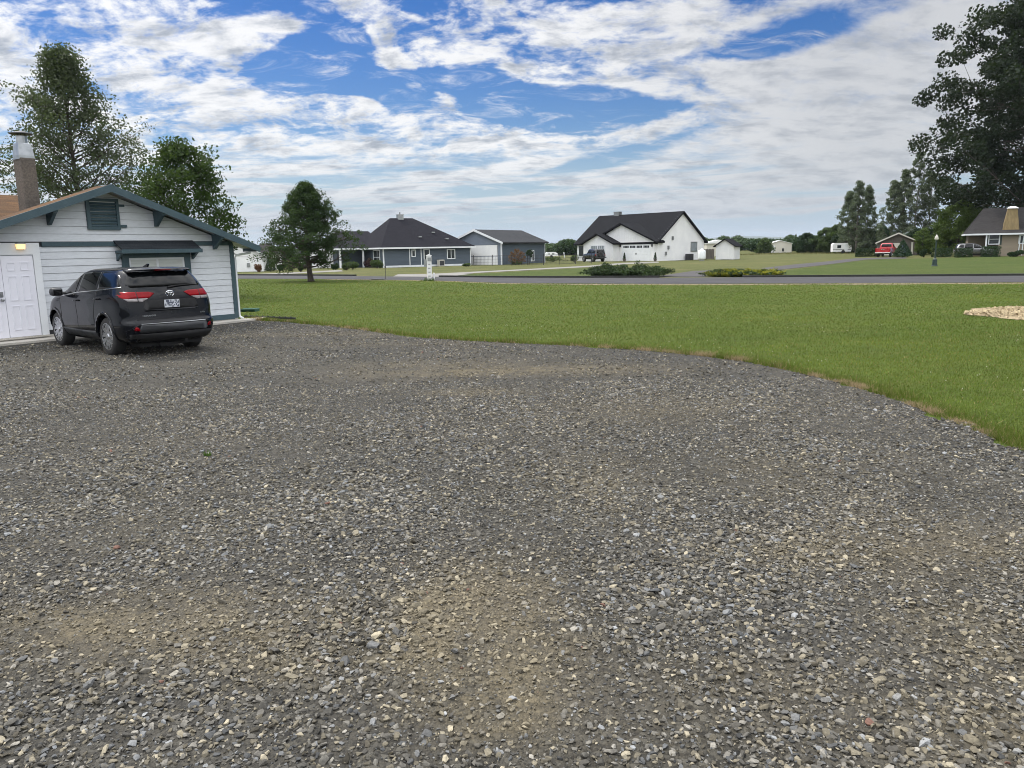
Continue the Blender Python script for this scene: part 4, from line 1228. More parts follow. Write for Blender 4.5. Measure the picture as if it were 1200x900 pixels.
wrap('lower_valance', tree, [(-.80, .31), (.80, .31), (.88, .40), (.84, .47), (-.84, .47), (-.88, .40)], 'y-', M['car_under'], suv, off=.010, depth=.015, res=.08)
ye = hy(0, 1.235) - .012
mb = MB()


def oval(rx, rz, cx_, cz, th, n=28):
    pts = [(cx_ + rx * math.cos(2 * math.pi * k / n), ye, cz + rz * math.sin(2 * math.pi * k / n)) for k in range(n + 1)]
    mb.tube(pts, th, 6, cap=False)


oval(.082, .056, 0, 1.235, .0085); oval(.023, .052, 0, 1.236, .0065); oval(.058, .02, 0, 1.262, .0065)
mb.build('emblem', M['chrome'], suv)
text_mesh('badge', 'HIGHLANDER', .042, M['galvanised'], suv, (-.47, hy(-.47, .82) - .012, .808), (R(90), 0, 0))
text_mesh('badge', 'AWD', .042, M['galvanised'], suv, (.63, hy(.68, .82) - .016, .808), (R(90), 0, R(8)))

# --- three far vehicles, each from the same kind of lofted body
def far_car(name, label, cat, loc, rz, sl, paint, wheels, rw, half, side_w, rear_w, front_w, lamps, group=None):
    t = tag(empty(name, loc, rz), label, cat, group)
    me = loft(sl, 1); tr = bvh_of(me)
    b = link('body', cut(me, [(y, rw, rw + .05) for y in wheels], half), paint, t); shade_angle(b, 35)
    for y in wheels:
        for s in (-1, 1): wheel(t, s * (half - .14), y, rw, .23, s, simple=True)
    mb = MB(); mb.box(-half + .3, half - .3, sl[0][1] + .3, sl[0][2] - .3, sl[0][0] - .05, sl[0][0] + .1); mb.build('underbody', M['car_under'], t)
    for s, ax in ((-1, 'x-'), (1, 'x+')):
        for p in side_w: wrap('side_window', tr, p, ax, M['car_glass'], t, res=.15)
        for p in lamps: wrap('tail_lamp', tr, [(s * a, c) for a, c in p][::s], 'y-', M['lens_red'], t, off=.012, res=.1)
    if rear_w: wrap('rear_window', tr, rear_w, 'y-', M['car_glass'], t, res=.15)
    if front_w: wrap('windscreen', tr, front_w, 'y+', M['car_glass'], t, res=.15)
    return t, tr


g = G(1126, 300.8)
SW = [[(.05, 1.12), (1.0, 1.10), (1.0, 1.58), (.15, 1.60)], [(1.08, 1.09), (2.0, 1.07), (1.62, 1.50), (1.10, 1.58)], [(-.62, 1.18), (-.02, 1.13), (.05, 1.59), (-.45, 1.50)]]
far_car('parked_crossover', 'silver grey estate car parked side-on behind clipped bushes by the tan house', 'car', (g.x, g.y - .2, 0), R(-108),
        [(.27, -.85, 3.5, .70, .2, .2, .3, .3), (.44, -.95, 3.7, .88, .25, .3, .4, .4), (.76, -.98, 3.72, .91, .25, .3, .45, .45), (.96, -.95, 3.5, .9, .25, .3, .45, .45), (1.06, -.9, 2.7, .86, .25, .3, .4, .4), (1.18, -.84, 2.3, .80, .2, .3, .3, .3), (1.45, -.7, 1.95, .72, .2, .3, .25, .25), (1.64, -.5, 1.5, .62, .2, .3, .2, .2), (1.70, -.2, 1.1, .4, .15, .2, .15, .2)],
        M['silver_paint'], (0, 2.7), .33, .90, SW, [(-.6, 1.1), (.6, 1.1), (.52, 1.48), (-.52, 1.48)], [(-.62, 1.06), (.62, 1.06), (.52, 1.46), (-.52, 1.46)], [[(.62, .85), (.88, .85), (.88, 1.0), (.62, 1.0)]])
g = G(700.5, 306.8)
jl = far_car('parked_offroader', 'black boxy off-road car with a spare wheel parked before the white farmhouse', 'car', (g.x, g.y, 0), R(24),
        [(.4, -.72, 3.0, .70, .15, .15, .2, .2), (.55, -.78, 3.1, .86, .15, .15, .3, .3), (.85, -.78, 3.1, .88, .12, .15, .3, .3), (1.05, -.76, 3.0, .87, .12, .15, .3, .3), (1.12, -.75, 2.0, .84, .12, .15, .2, .2), (1.2, -.74, 1.75, .80, .1, .12, .15, .15), (1.62, -.66, 1.5, .74, .1, .12, .12, .12), (1.76, -.6, 1.35, .70, .1, .12, .12, .12), (1.80, -.4, 1.1, .5, .1, .12, .12, .12)],
        M['black_paint'], (0, 2.45), .40, .92, [[(-.5, 1.2), (.25, 1.2), (.25, 1.62), (-.45, 1.62)], [(.35, 1.2), (1.5, 1.2), (1.3, 1.62), (.35, 1.62)]], [(-.55, 1.2), (.55, 1.2), (.5, 1.62), (-.5, 1.62)], [(-.6, 1.22), (.6, 1.22), (.55, 1.62), (-.55, 1.62)], [[(.68, .85), (.82, .85), (.82, 1.02), (.68, 1.02)]])[0]
mb = MB(); mb.lathe([(.22, -.79), (.38, -.80), (.39, -.96), (.34, -.99), (.16, -.985), (.05, -.97)], 24, 'y', (-.05, 0, 1.02)); mb.build('spare_wheel', M['tyre'], jl, True)
mb = MB(); mb.box(-.85, .85, -.9, -.72, .5, .64); mb.build('bumper', M['metal_dark'], jl)
# red pickup: cab and open bed
g = G(1036, 301.0)
pk = tag(empty('pickup_truck', (g.x, g.y, 0), R(-36)), 'bright red pickup truck seen from behind beside the cone shaped evergreen', 'pickup truck')
cab = loft([(.45, 1.2, 4.2, .78, .1, .1, .3, .3), (.6, 1.15, 4.3, .93, .1, .1, .35, .35), (1.0, 1.15, 4.28, .95, .1, .1, .35, .35), (1.18, 1.15, 4.1, .93, .1, .1, .35, .3), (1.26, 1.16, 3.1, .88, .1, .1, .3, .2), (1.4, 1.18, 2.75, .84, .1, .1, .2, .15), (1.75, 1.28, 2.35, .76, .1, .12, .2, .15), (1.86, 1.4, 2.1, .68, .1, .12, .2, .15), (1.89, 1.5, 1.95, .5, .1, .12, .15, .15)], 1)
tr = bvh_of(cab)
b = link('cab', cut(cab, [(3.35, .40, .47)], .95), M['red_paint'], pk); shade_angle(b, 35)
for s, ax in ((-1, 'x-'), (1, 'x+')):
    wrap('side_window', tr, [(1.4, 1.36), (2.6, 1.34), (2.25, 1.72), (1.45, 1.74)], ax, M['car_glass'], pk, res=.15)
wrap('rear_window', tr, [(-.66, 1.36), (.66, 1.36), (.6, 1.74), (-.6, 1.74)], 'y-', M['car_glass'], pk, res=.15)
wrap('windscreen', tr, [(-.7, 1.36), (.7, 1.36), (.6, 1.76), (-.6, 1.76)], 'y+', M['car_glass'], pk, res=.15)
mb = MB()
bed = [(-.95, .62), (-.97, .95), (-.94, 1.20), (-.86, 1.20), (-.86, .72), (.86, .72), (.86, 1.20), (.94, 1.20), (.97, .95), (.95, .62), (.70, .55), (-.70, .55)]
mb.prism([(a, -1.15, c) for a, c in bed], (0, 2.28, 0))
bo = mb.build('cargo_bed', M['red_paint'], pk); bo.data = cut(bo.data, [(0, .40, .47)], .97); bo.data.materials.append(M['red_paint'])
mb = MB(); mb.box(-.86, .86, -1.17, -1.10, .66, 1.19); tg = mb.build('tailgate', M['red_paint'], pk, bevel=.012)
mb = MB(); mb.box(-.22, .22, -1.185, -1.17, .98, 1.06); mb.build('tailgate_handle', M['chrome'], tg)
mb = MB(); mb.box(-.96, .96, -1.33, -1.13, .50, .64); mb.box(-.3, .3, -1.34, -1.33, .52, .60); mb.build('rear_bumper', M['chrome'], pk, bevel=.02)
for s in (-1, 1):
    mb = MB(); mb.box(min(s * .87, s * .965), max(s * .87, s * .965), -1.175, -1.14, .75, 1.12); mb.build('tail_lamp', M['lens_red'], pk)
    wheel(pk, s * .80, 0, .39, .25, s, simple=True); wheel(pk, s * .80, 3.35, .39, .25, s, simple=True)
mb = MB(); mb.box(-.5, .5, -.9, 4.0, .38, .6); mb.build('chassis', M['car_under'], pk)
# white caravan in front of the far trees
g0, g1 = G(979, 293.8), G(997.5, 294.0)
cx_, cy_ = (979 - 600) / 900 * 150 * .985, 150.0
cv = tag(empty('caravan', (cx_, cy_, 0), R(-12)), 'white caravan with one dark window standing before the far tall poplars', 'caravan')
mb = MB(); prf = [(0, .35), (0, 1.75), (.3, 2.0), (3.0, 2.0), (3.3, 1.6), (3.45, 1.0), (3.3, .35)]
mb.prism([(a, 0, b_) for a, b_ in prf], (0, 2.1, 0)); mb.build('body', M['white_siding'], cv)
mb = MB(); mb.box(.8, 1.5, -.02, .0, 1.05, 1.6); mb.build('window', M['pane'], cv)
mb = MB(); mb.box(2.1, 2.7, -.02, 0, .45, 1.85); mb.build('door', M['white_paint'], cv)
mb = MB(); mb.box(.05, 3.3, -.012, 0, .68, .82); mb.build('stripe', M['metal_grey'], cv)
for x in (1.9,):
    mb = MB(); mb.lathe([(.1, -.05), (.33, -.05), (.33, .15), (.1, .15)], 20, 'y', (x, .0, .33)); mb.build('wheel', M['tyre'], cv)
mb = MB(); mb.tube([(3.3, 1.0, .45), (4.4, 1.0, .45)], .05, 6); mb.build('tow_bar', M['metal_grey'], cv)
# white enclosed trailer behind the fence
g = G(641, 302.6)
tl = tag(empty('utility_trailer', (g.x - .2, g.y, 0), R(3)), 'small white covered trailer standing beyond the black mesh fence', 'trailer')
mb = MB(); mb.prism([(0, 0, .4), (0, 0, 1.05), (.2, 0, 1.2), (1.9, 0, 1.2), (2.35, 0, .95), (2.4, 0, .4)], (0, 1.4, 0)); mb.build('body', M['white_siding'], tl)
mb = MB(); mb.box(.5, .75, -.015, 0, .7, 1.0); mb.box(1.2, 1.7, -.015, 0, .7, 1.0); mb.build('panel', M['metal_grey'], tl)
mb = MB(); mb.lathe([(.08, -.05), (.3, -.05), (.3, .15), (.08, .15)], 18, 'y', (1.1, 0, .3)); mb.build('wheel', M['tyre'], tl)
mb = MB(); mb.tube([(2.3, .7, .42), (3.2, .7, .42)], .04, 6); mb.build('tow_bar', M['metal_grey'], tl)
# ------------------------------------------------------------------ neighbouring buildings
def slope(mb, a, b, c, d, th=.16, mi=0):
    mb.prism([a, b, c, d], (0, 0, th), mi)


def hip(mb, x0, x1, y0, y1, ze, r0, r1, zr):
    """hip roof solid: eaves rectangle and a ridge r0..r1"""
    e = [(x0, y0, ze), (x1, y0, ze), (x1, y1, ze), (x0, y1, ze)]
    a, b = (*r0, zr), (*r1, zr)
    mb.face(e[::-1])
    if abs(r1[0] - r0[0]) >= abs(r1[1] - r0[1]):
        mb.face([e[0], e[1], b, a]); mb.face([e[1], e[2], b]); mb.face([e[2], e[3], a, b]); mb.face([e[3], e[0], a])
    else:
        mb.face([e[0], e[1], a]); mb.face([e[1], e[2], b, a]); mb.face([e[2], e[3], b]); mb.face([e[3], e[0], a, b])


def window(root, a0, a1, z0, z1, axis='y', at=0.0, sgn=-1, frame='white_paint', glass='pane', split='v', fw=.11):
    """frame with a pane behind it, on wall plane y=at or x=at, standing out towards sgn"""
    mb = MB(); d0, d1 = sorted((at, at + sgn * .05))

    def bx(mb, u0, u1, w0, w1, e0, e1):
        if axis == 'y': mb.box(u0, u1, e0, e1, w0, w1)
        else: mb.box(e0, e1, u0, u1, w0, w1)
    for q in ((a0, a1, z0, z0 + fw), (a0, a1, z1 - fw, z1), (a0, a0 + fw, z0 + fw, z1 - fw), (a1 - fw, a1, z0 + fw, z1 - fw)): bx(mb, *q, d0, d1)
    if split == 'v': bx(mb, (a0 + a1) / 2 - fw * .3, (a0 + a1) / 2 + fw * .3, z0 + fw, z1 - fw, d0, d1)
    if split == 'h': bx(mb, a0 + fw, a1 - fw, (z0 + z1) / 2 - fw * .25, (z0 + z1) / 2 + fw * .25, d0, d1)
    f = mb.build('window', M[frame], root)
    mb = MB(); p0, p1 = sorted((at + sgn * .012, at + sgn * .02)); bx(mb, a0 + fw * .9, a1 - fw * .9, z0 + fw * .9, z1 - fw * .9, p0, p1)
    mb.build('pane', M[glass], f)
    return f


# ---- white farmhouse
fh = tag(empty('farmhouse', (20.1, 106, 0), R(-50)), 'white farmhouse with black roof, front gables and a wide white garage door', 'house')
W_, LN = 10.4, 15.4
ZE_, ZR_ = 2.65, 6.55
mb = MB()
mb.box(-LN, 0, 0, W_, 0, ZE_)
mb.prism([(-LN, 0, ZE_), (-LN, W_, ZE_), (-LN, W_ / 2, ZR_)], (LN, 0, 0))
for k in range(22):                                                     # lap lines on the end gable
    z = .35 + k * .27
    y0 = 0.02 if z < ZE_ else (z - ZE_) / (ZR_ - ZE_) * W_ / 2 + .02
    if W_ - 2 * y0 > .2: mb.prism([(0, y0, z), (0.011, y0, z), (0.0, y0, z + .25)], (0, W_ - 2 * y0, 0))
mb.build('wall', M['white_siding'], fh)
mb = MB(); s_ = (ZR_ - ZE_) / (W_ / 2); o_ = .45
slope(mb, (-LN - .4, -o_, ZE_ - s_ * o_), (.4, -o_, ZE_ - s_ * o_), (.4, W_ / 2, ZR_), (-LN - .4, W_ / 2, ZR_), .2)
slope(mb, (-LN - .4, W_ + o_, ZE_ - s_ * o_), (-LN - .4, W_ / 2, ZR_), (.4, W_ / 2, ZR_), (.4, W_ + o_, ZE_ - s_ * o_), .2)
rf = mb.build('roof', M['shingle_black'], fh)
mb = MB(); mb.box(-12.6, -11.6, 5.0, 5.7, 6.3, 7.15); mb.box(-12.65, -11.55, 4.95, 5.75, 7.15, 7.22); mb.build('chimney', M['metal_grey'], rf)
# garage gable
AX, GH = -6.1, 5.1
mb = MB()
mb.prism([(-12.2, -.35, 0), (-.25, -.35, 0), (-.25, -.35, ZE_), (AX, -.35, GH), (-12.2, -.35, ZE_)], (0, .40, 0))
x = -11.8
while x < -.4:
    zt = ZE_ + (1 - abs(x - AX) / 6.1) * (GH - ZE_) - .05
    if not (-6.3 < x < -.75): mb.box(x - .025, x + .025, -.375, -.35, .1, zt)
    else: mb.box(x - .025, x + .025, -.375, -.35, 2.75, max(zt, 2.8))
    x += .42
mb.build('garage_wall', M['white_siding'], fh)
mb = MB(); s2 = (GH - ZE_) / 6.0
for sg in (-1, 1):
    xe = AX + sg * 6.55; ze = GH - s2 * 6.55
    a, b, c, d = (xe, -.8, ze), (AX, -.8, GH), (AX, 4.2, GH), (xe, 4.2 if sg > 0 else 4.2, ze)
    slope(mb, a, b, c, (xe, 1.0, ze), .22)
mb.build('garage_roof', M['shingle_black'], fh)
gd = MB(); gx0, gx1 = -6.0, -.95
gd.box(gx0, gx1, -.40, -.352, .05, 2.25)
for k in range(5): gd.box(gx0, gx1, -.404, -.40, .05 + k * .44 - .006, .05 + k * .44 + .006)
for k in range(9): gd.box(gx0 + (gx1 - gx0) * k / 8 - .012, gx0 + (gx1 - gx0) * k / 8 + .012, -.41, -.40, .08, 1.7)
gdo = gd.build('garage_door', M['white_paint'], fh)
mb = MB()
for k in range(4):
    a = gx0 + .22 + k * 1.22
    mb.box(a, a + .98, -.412, -.402, 1.82, 2.12)
    for j in range(1, 4): mb.box(a + j * .245 - .012, a + j * .245 + .012, -.42, -.412, 1.82, 2.12, 1)
mb.build('door_window', [M['pane'], M['white_paint']], gdo)
mb = MB(); mb.box((gx0 + gx1) / 2 - .12, (gx0 + gx1) / 2 - .06, -.43, -.41, .9, 1.15); mb.box((gx0 + gx1) / 2 + .06, (gx0 + gx1) / 2 + .12, -.43, -.41, .9, 1.15); mb.build('handle', M['metal_dark'], gdo)
for x in (gx0 - .35, gx1 + .35):
    mb = MB(); mb.box(x - .07, x + .07, -.52, -.35, 1.95, 2.3); mb.build('wall_lamp', M['metal_dark'], fh)
# small gable standing forward
S0, S1, SA, SY = -12.4, -6.6, -9.5, -1.7
mb = MB(); mb.prism([(S0, SY, 0), (S1, SY, 0), (S1, SY, 2.5), (SA, SY, 3.75), (S0, SY, 2.5)], (0, 1.34, 0))
x = S0 + .3
while x < S1:
    mb.box(x - .022, x + .022, SY - .025, SY, .1, 3.70 - abs(x - SA) * .431); x += .42
mb.build('porch_wall', M['white_siding'], fh)
mb = MB()
for sg in (-1, 1):
    xe = SA + sg * 3.35; ze = 3.75 - .431 * 3.35
    slope(mb, (xe, SY - .4, ze), (SA, SY - .4, 3.75), (SA, -.1, 3.75), (xe, -.1, ze), .2)
mb.build('porch_roof', M['shingle_black'], fh)
window(fh, -10.9, -8.1, .75, 2.3, 'y', SY, glass='pane_pale')
window(fh, -15.1, -12.75, .6, 2.35, 'y', 0.0, frame='white_paint')
a, z = on(fh, 813, 289.5, 'x'); window(fh, a - .75, a + .75, z - .65, z + .75, 'x', 0.0, 1, split=None, glass='pane_pale', frame='metal_grey')
mb = MB(); a, z = on(fh, 804, 303, 'x'); mb.box(.25, .9, a - .5, a + .5, 0, .85); mb.build('heat_pump', M['metal_dark'], fh)
for (px, py) in ((788, 279), (783, 290), (780, 297)):
    a, z = on(fh, px, py, 'x'); mb = MB(); mb.box(.0, .1, a - .18, a + .18, z - .25, z + .25); mb.build('meter_box', M['metal_grey'], fh)
# propane tank, fence and storage shed to the right of it
g = G(821.5, 305.4)
pt = tag(empty('propane_tank', (g.x + .1, g.y, 0)), 'upright white gas tank at the back corner of the white farmhouse', 'gas tank')
mb = MB(); mb.lathe([(.3, .12), (.48, .2), (.5, .35), (.5, 1.2), (.42, 1.38), (.2, 1.45)], 18); mb.build('tank', M['white_paint'], pt, True)
mb = MB(); mb.lathe([(.16, 1.44), (.16, 1.6), (.02, 1.62)], 12); mb.build('valve_cover', M['white_paint'], pt)
mb = MB(); mb.lathe([(.36, 0), (.36, .14)], 16); mb.build('foot_ring', M['metal_grey'], pt)
a, b = G(824, 304.4), G(843, 304.2)
bf = tag(empty('board_fence', (a.x + .3, a.y + 3, 0), R(-2)), 'short weathered brown board fence between the farmhouse and white shed', 'fence')
mb = MB(); n_ = 14; wl = (b.x - a.x - .1) / n_
for k in range(n_): mb.box(k * wl, k * wl + wl * .94, -.02, .02, .05, 1.45 + .03 * math.sin(k * 2.2))
mb.build('boards', M['fence_wood'], bf)
mb = MB(); [mb.box(x - .05, x + .05, .02, .12, 0, 1.5) for x in (0, n_ * wl / 2, n_ * wl)]; mb.box(0, n_ * wl, .02, .06, .3, .4); mb.box(0, n_ * wl, .02, .06, 1.1, 1.2); mb.build('post', M['fence_wood'], bf)
g = G(826, 299)
cs = tag(empty('cream_outbuilding', (35.4, 140, 0), R(-6)), 'low cream outbuilding seen over the brown board fence', 'outbuilding')
mb = MB(); mb.box(0, 4.2, 0, 5, 0, 2.35); mb.build('wall', M['cream'], cs)
mb = MB(); mb.prism([(-.2, -.3, 2.3), (4.4, -.3, 2.3), (4.4, -.3, 2.42), (2.1, -.3, 2.95), (-.2, -.3, 2.42)], (0, 5.6, 0)); mb.build('roof', M['white_siding'], cs)
shd = tag(empty('garden_shed', (30.35, 105.4, 0), R(-36)), 'small white garden shed with black pitched roof on the dry grass', 'shed')
SW_, SD_ = 2.55, 2.3
mb = MB(); mb.box(-SW_, 0, 0, SD_, .05, 1.92); mb.prism([(-SW_, 0, 1.92), (0, 0, 1.92), (-SW_ / 2, 0, 2.72)], (0, SD_, 0))
for k in range(8): mb.box(-SW_ + k * .34 + .08, -SW_ + k * .34 + .12, -.02, 0, .08, 1.9 + min(k * .34 + .1, SW_ - k * .34 - .1) * .62)
mb.build('wall', M['shed_white'], shd)
mb = MB(); [mb.box(0, .02, k * .34 + .1, k * .34 + .14, .08, 1.9) for k in range(7)]; mb.build('batten', M['shed_white'], shd)
mb = MB()
for sg in (-1, 1):
    xe = -SW_ / 2 + sg * (SW_ / 2 + .3); ze = 2.72 - .63 * (SW_ / 2 + .3)
    slope(mb, (xe, -.3, ze), (-SW_ / 2, -.3, 2.72), (-SW_ / 2, SD_ + .3, 2.72), (xe, SD_ + .3, ze), .13)
mb.build('roof', M['shingle_black'], shd)
mb = MB(); mb.box(-SW_ * .72, -SW_ * .28, -.035, -.02, .1, 1.75); mb.build('door', M['shed_white'], shd)

# ---- blue house with hip roof
bh = tag(empty('hipped_house', (-15.25, 94, 0), R(30)), 'blue grey house with dark hipped roof and white window frames', 'house')
mb = MB(); mb.box(0, 11.8, 0, 10, .0, 2.35)
for k in range(13): mb.prism([(0, 0, .2 + k * .165), (0, -.02, .2 + k * .165), (0, 0, .36 + k * .165)], (11.8, 0, 0))
mb.build('wall', M['blue_siding'], bh)
mb = MB(); hip(mb, -.5, 12.35, -.5, 10.5, 2.38, (3.0, 5.0), (6.1, 5.0), 6.1); rf = mb.build('roof', M['shingle_navy'], bh)
mb = MB(); mb.box(4.0, 4.75, 4.7, 5.3, 5.7, 6.5); mb.box(3.95, 4.80, 4.65, 5.35, 6.5, 6.56); mb.tube([(4.37, 5, 6.5), (4.37, 5, 6.85)], .09, 8); mb.build('chimney', M['metal_grey'], rf)
for (x, y) in ((5.2, 1.3), (7.4, 2.1), (8.7, .9)):
    z = 2.38 + (y + .5) / 5.5 * 3.72; mb = MB(); mb.box(x, x + .4, y - .2, y + .2, z, z + .16); mb.build('roof_vent', M['metal_grey'], rf)
mb = MB(); mb.box(-.52, 12.37, -.55, -.50, 2.22, 2.40); mb.box(-.55, -.50, -.5, 10.5, 2.22, 2.40); mb.box(12.35, 12.40, -.5, 10.5, 2.22, 2.40); mb.build('fascia', M['white_paint'], bh)
mb = MB(); mb.box(-.03, .09, -.035, -.0, 0, 2.3); mb.box(-.035, 0, 0, .12, 0, 2.3); mb.build('corner_trim', M['white_paint'], bh)
mb = MB(); mb.box(11.72, 11.84, -.035, -.0, 0, 2.3); mb.build('corner_trim', M['white_paint'], bh)
mb = MB(); mb.box(.1, 11.7, -.03, 0, .0, .22); mb.build('base_trim', M['white_paint'], bh)
for px in (480, 493.5):
    a, z = on(bh, px, 300); mb = MB(); mb.box(a - .05, a + .05, -.06, -.0, .2, 2.25); mb.build('downspout', M['white_paint'], bh)
a, z = on(bh, 484.5, 296.5); window(bh, a - .28, a + .28, z - .48, z + .42, split=None)
a, z = on(bh, 500, 299.5); window(bh, a - .42, a + .42, z - .78, z + .82, split=None)
a, z = on(bh, 528.5, 297.4); window(bh, a - .58, a + .58, z - .65, z + .6)
mb = MB(); a, z = on(bh, 514, 310); mb.box(a - .35, a + .35, -1.0, -.3, 0, .8); mb.box(a - .3, a + .3, -1.02, -1.0, .1, .7, 1); mb.build('heat_pump', [M['cream'], M['metal_dark']], bh)
a, z = on(bh, 441, 300, 'x'); window(bh, a - 1.3, a + 1.0, .35, 2.15, 'x', 0.0, -1, split='h')
# porch and wing on the left
mb = MB(); mb.box(-3.6, -.0, 6.6, 14, 0, 2.35); mb.build('wing_wall', M['blue_siding'], bh)
mb = MB(); hip(mb, -4.2, 2.5, 4.2, 14.6, 2.38, (-2.6, 9.4), (1.6, 9.4), 4.6); mb.build('wing_roof', M['shingle_navy'], bh)
mb = MB(); mb.box(-4.22, -.55, 4.14, 4.2, 2.2, 2.40); mb.box(-4.26, -4.2, 4.2, 14.6, 2.2, 2.40); mb.build('wing_fascia', M['white_paint'], bh)
for x in (-3.9, -.95):
    mb = MB(); mb.box(x - .1, x + .1, 4.45, 4.65, 0, 2.35); mb.build('porch_post', M['white_paint'], bh)
mb = MB(); mb.prism([(-6.8, 8.2, 0), (-3.65, 8.2, 0), (-3.65, 8.2, 1.9), (-5.2, 8.2, 3.0), (-6.8, 8.2, 1.9)], (0, 5, 0)); mb.build('gable_wing', M['white_siding'], bh)
mb = MB()
for sg in (-1, 1): slope(mb, (-5.2 + sg * 1.9, 7.9, 1.68), (-5.2, 7.9, 3.0), (-5.2, 13.4, 3.0), (-5.2 + sg * 1.9, 13.4, 1.68), .12)
mb.build('gable_roof', M['shingle_navy'], bh)

# ---- blue workshop
ws = tag(empty('workshop', (-1.05, 100, 0), R(58)), 'blue grey workshop with a pale sliding door in its gable and a grey roof', 'workshop')
mb = MB(); mb.box(0, 11.3, 0, 8, 0, 2.85)
mb.build('wall', M['blue_siding'], ws)
mb = MB(); mb.prism([(-.02, 0, 2.55), (-.02, 8, 2.55), (-.02, 8, 2.9), (-.02, 4, 4.4), (-.02, 0, 2.9)], (11.3, 0, 0)); mb.build('gable_wall', M['blue_gable'], ws)
mb = MB(); s3 = 1.55 / 4
for (ye, sg) in ((-.45, 1), (8.45, -1)):
    ze = 4.42 - s3 * 4.45
    slope(mb, (-.4, ye, ze), (11.7, ye, ze), (11.7, 4, 4.42), (-.4, 4, 4.42), .14)
rf = mb.build('roof', M['shingle_grey'], ws)
mb = MB()
for (ye, sg) in ((-.47, 1), (8.47, -1)):
    ze = 4.42 - s3 * 4.47; mb.prism([(-.45, ye, ze - .1), (-.45, 4, 4.32), (-.45, 4, 4.60), (-.45, ye, ze + .16)], (.05, 0, 0))
mb.build('rake_board', M['white_paint'], ws)
mb = MB(); mb.box(-.05, .1, -.05, .1, 0, 2.8); mb.build('corner_trim', M['white_paint'], ws)
mb = MB(); mb.box(-.03, -.0, .0, .55, 0, 2.55); mb.build('side_panel', M['blue_gable'], ws)
mb = MB(); mb.box(11.22, 11.34, -.04, .0, 0, 2.8); mb.build('corner_trim', M['white_paint'], ws)
mb = MB(); mb.box(-.06, -.02, .6, 7.6, .0, 1.05); mb.box(-.06, -.02, .6, 7.6, 1.13, 2.5); mb.box(-.05, -.02, .6, 7.6, 1.05, 1.13, 1); mb.build('sliding_door', [M['white_siding'], M['blue_gable']], ws)
a, z = on(ws, 624, 299.8); window(ws, a - .42, a + .42, z - .75, z + .75, split='v')

# ---- white house far left, partly behind the eaves
lh = tag(empty('white_bungalow', (-27.35, 86.4, 0), R(17)), 'white gabled bungalow with dark roof beyond the grey outbuilding corner', 'house')
mb = MB(); mb.prism([(-5.0, 0, 0), (0, 0, 0), (0, 0, 1.78), (-2.4, 0, 3.2), (-5.0, 0, 1.78)], (0, 8, 0)); mb.box(-4.9, -.05, -.03, 0, 1.70, 1.80); mb.build('wall', M['white_siding'], lh)
mb = MB()
for sg in (-1, 1): slope(mb, (-2.4 + sg * 2.75, -.35, 3.2 - .6 * 2.75), (-2.4, -.35, 3.2), (-2.4, 8.3, 3.2), (-2.4 + sg * 2.75, 8.3, 3.2 - .6 * 2.75), .16)
mb.build('roof', M['shingle_slate'], lh)
mb = MB(); sg = 1; mb.prism([(.38, -.40, 1.53), (-2.4, -.40, 3.18), (-2.4, -.40, 3.36), (.38, -.40, 1.71)], (0, .05, 0)); mb.build('rake_board', M['white_paint'], lh)
mb = MB(); mb.box(-4.2, -3.2, -.25, 0, 1.05, 1.5); mb.prism([(-4.3, 0, 1.62), (-4.3, -.4, 1.45), (-4.3, -.4, 1.5), (-4.3, 0, 1.7)], (1.25, 0, 0)); mb.build('awning', M['metal_grey'], lh)
mb = MB(); mb.box(-1.75, -1.45, -.12, 0, .55, .95); mb.build('meter_box', M['metal_grey'], lh)
mb = MB(); mb.box(-1.5, 2.0, 5, 10, 0, 1.9); mb.build('wing_wall', M['white_siding'], lh)
mb = MB(); hip(mb, -2.2, 2.6, 4.4, 10.6, 1.85, (-.2, 7.5), (.9, 7.5), 3.15); mb.build('wing_roof', M['shingle_slate'], lh)

# ---- tan house on the right
th = tag(empty('tan_house', (58.5, 100, 0), R(-28)), 'tan house with slate grey hipped roof and a tall wood clad chimney', 'house')
mb = MB(); mb.box(3.6, 16.5, 0, 10, 0, 2.85); mb.box(.4, 3.6, 3.2, 10, 0, 2.85); mb.build('wall', M['tan_siding'], th)
mb = MB(); hip(mb, -.1, 17.4, -.6, 10.8, 2.83, (1.9, 5.0), (13, 5.0), 6.15); mb.build('roof', M['shingle_slate'], th)
mb = MB(); mb.box(-.12, 17.4, -.66, -.60, 2.66, 2.86); mb.box(-.16, -.1, -.6, 10.8, 2.66, 2.86); mb.build('gutter', M['white_paint'], th)
a, z = on(th, 1155.5, 285, at=-.45); mb = MB(); mb.box(a - .08, a + .08, -.5, -.35, 0, 2.7); mb.build('porch_post', M['white_paint'], th)
a, z = on(th, 1165, 280); window(th, a - .62, a + .62, z - .7, z + .65, split='h', glass='pane')
for sx in (-.85, .66):
    mb = MB(); mb.box(a + sx, a + sx + .18, -.04, 0, z - .75, z + .7); mb.build('shutter', M['lamp_post_green'], th)
a0, z0 = on(th, 1176, 269); a1, z1 = on(th, 1193.5, 269)
ch = MB(); zb, zt = 3.25, 5.9
ch.prism([(a0 - .1, .15, zb), (a1 + .1, .15, zb), (a1 - .25, .55, zt), (a0 + .35, .55, zt)], (0, 1.3, 0))
for k in range(8): ch.prism([(a0 + (a1 - a0) * k / 8 + .1, .13, zb + .05), (a0 + (a1 - a0) * k / 8 + .16, .13, zb + .05), (a0 + .36 + (a1 - a0 - .6) * k / 8 + .08, .53, zt - .05), (a0 + .36 + (a1 - a0 - .6) * k / 8 + .03, .53, zt - .05)], (0, .04, 0))
cho = ch.build('chimney', M['wood_chimney'], th)
mb = MB(); q0, q1 = a0 + .2, a1 - .1
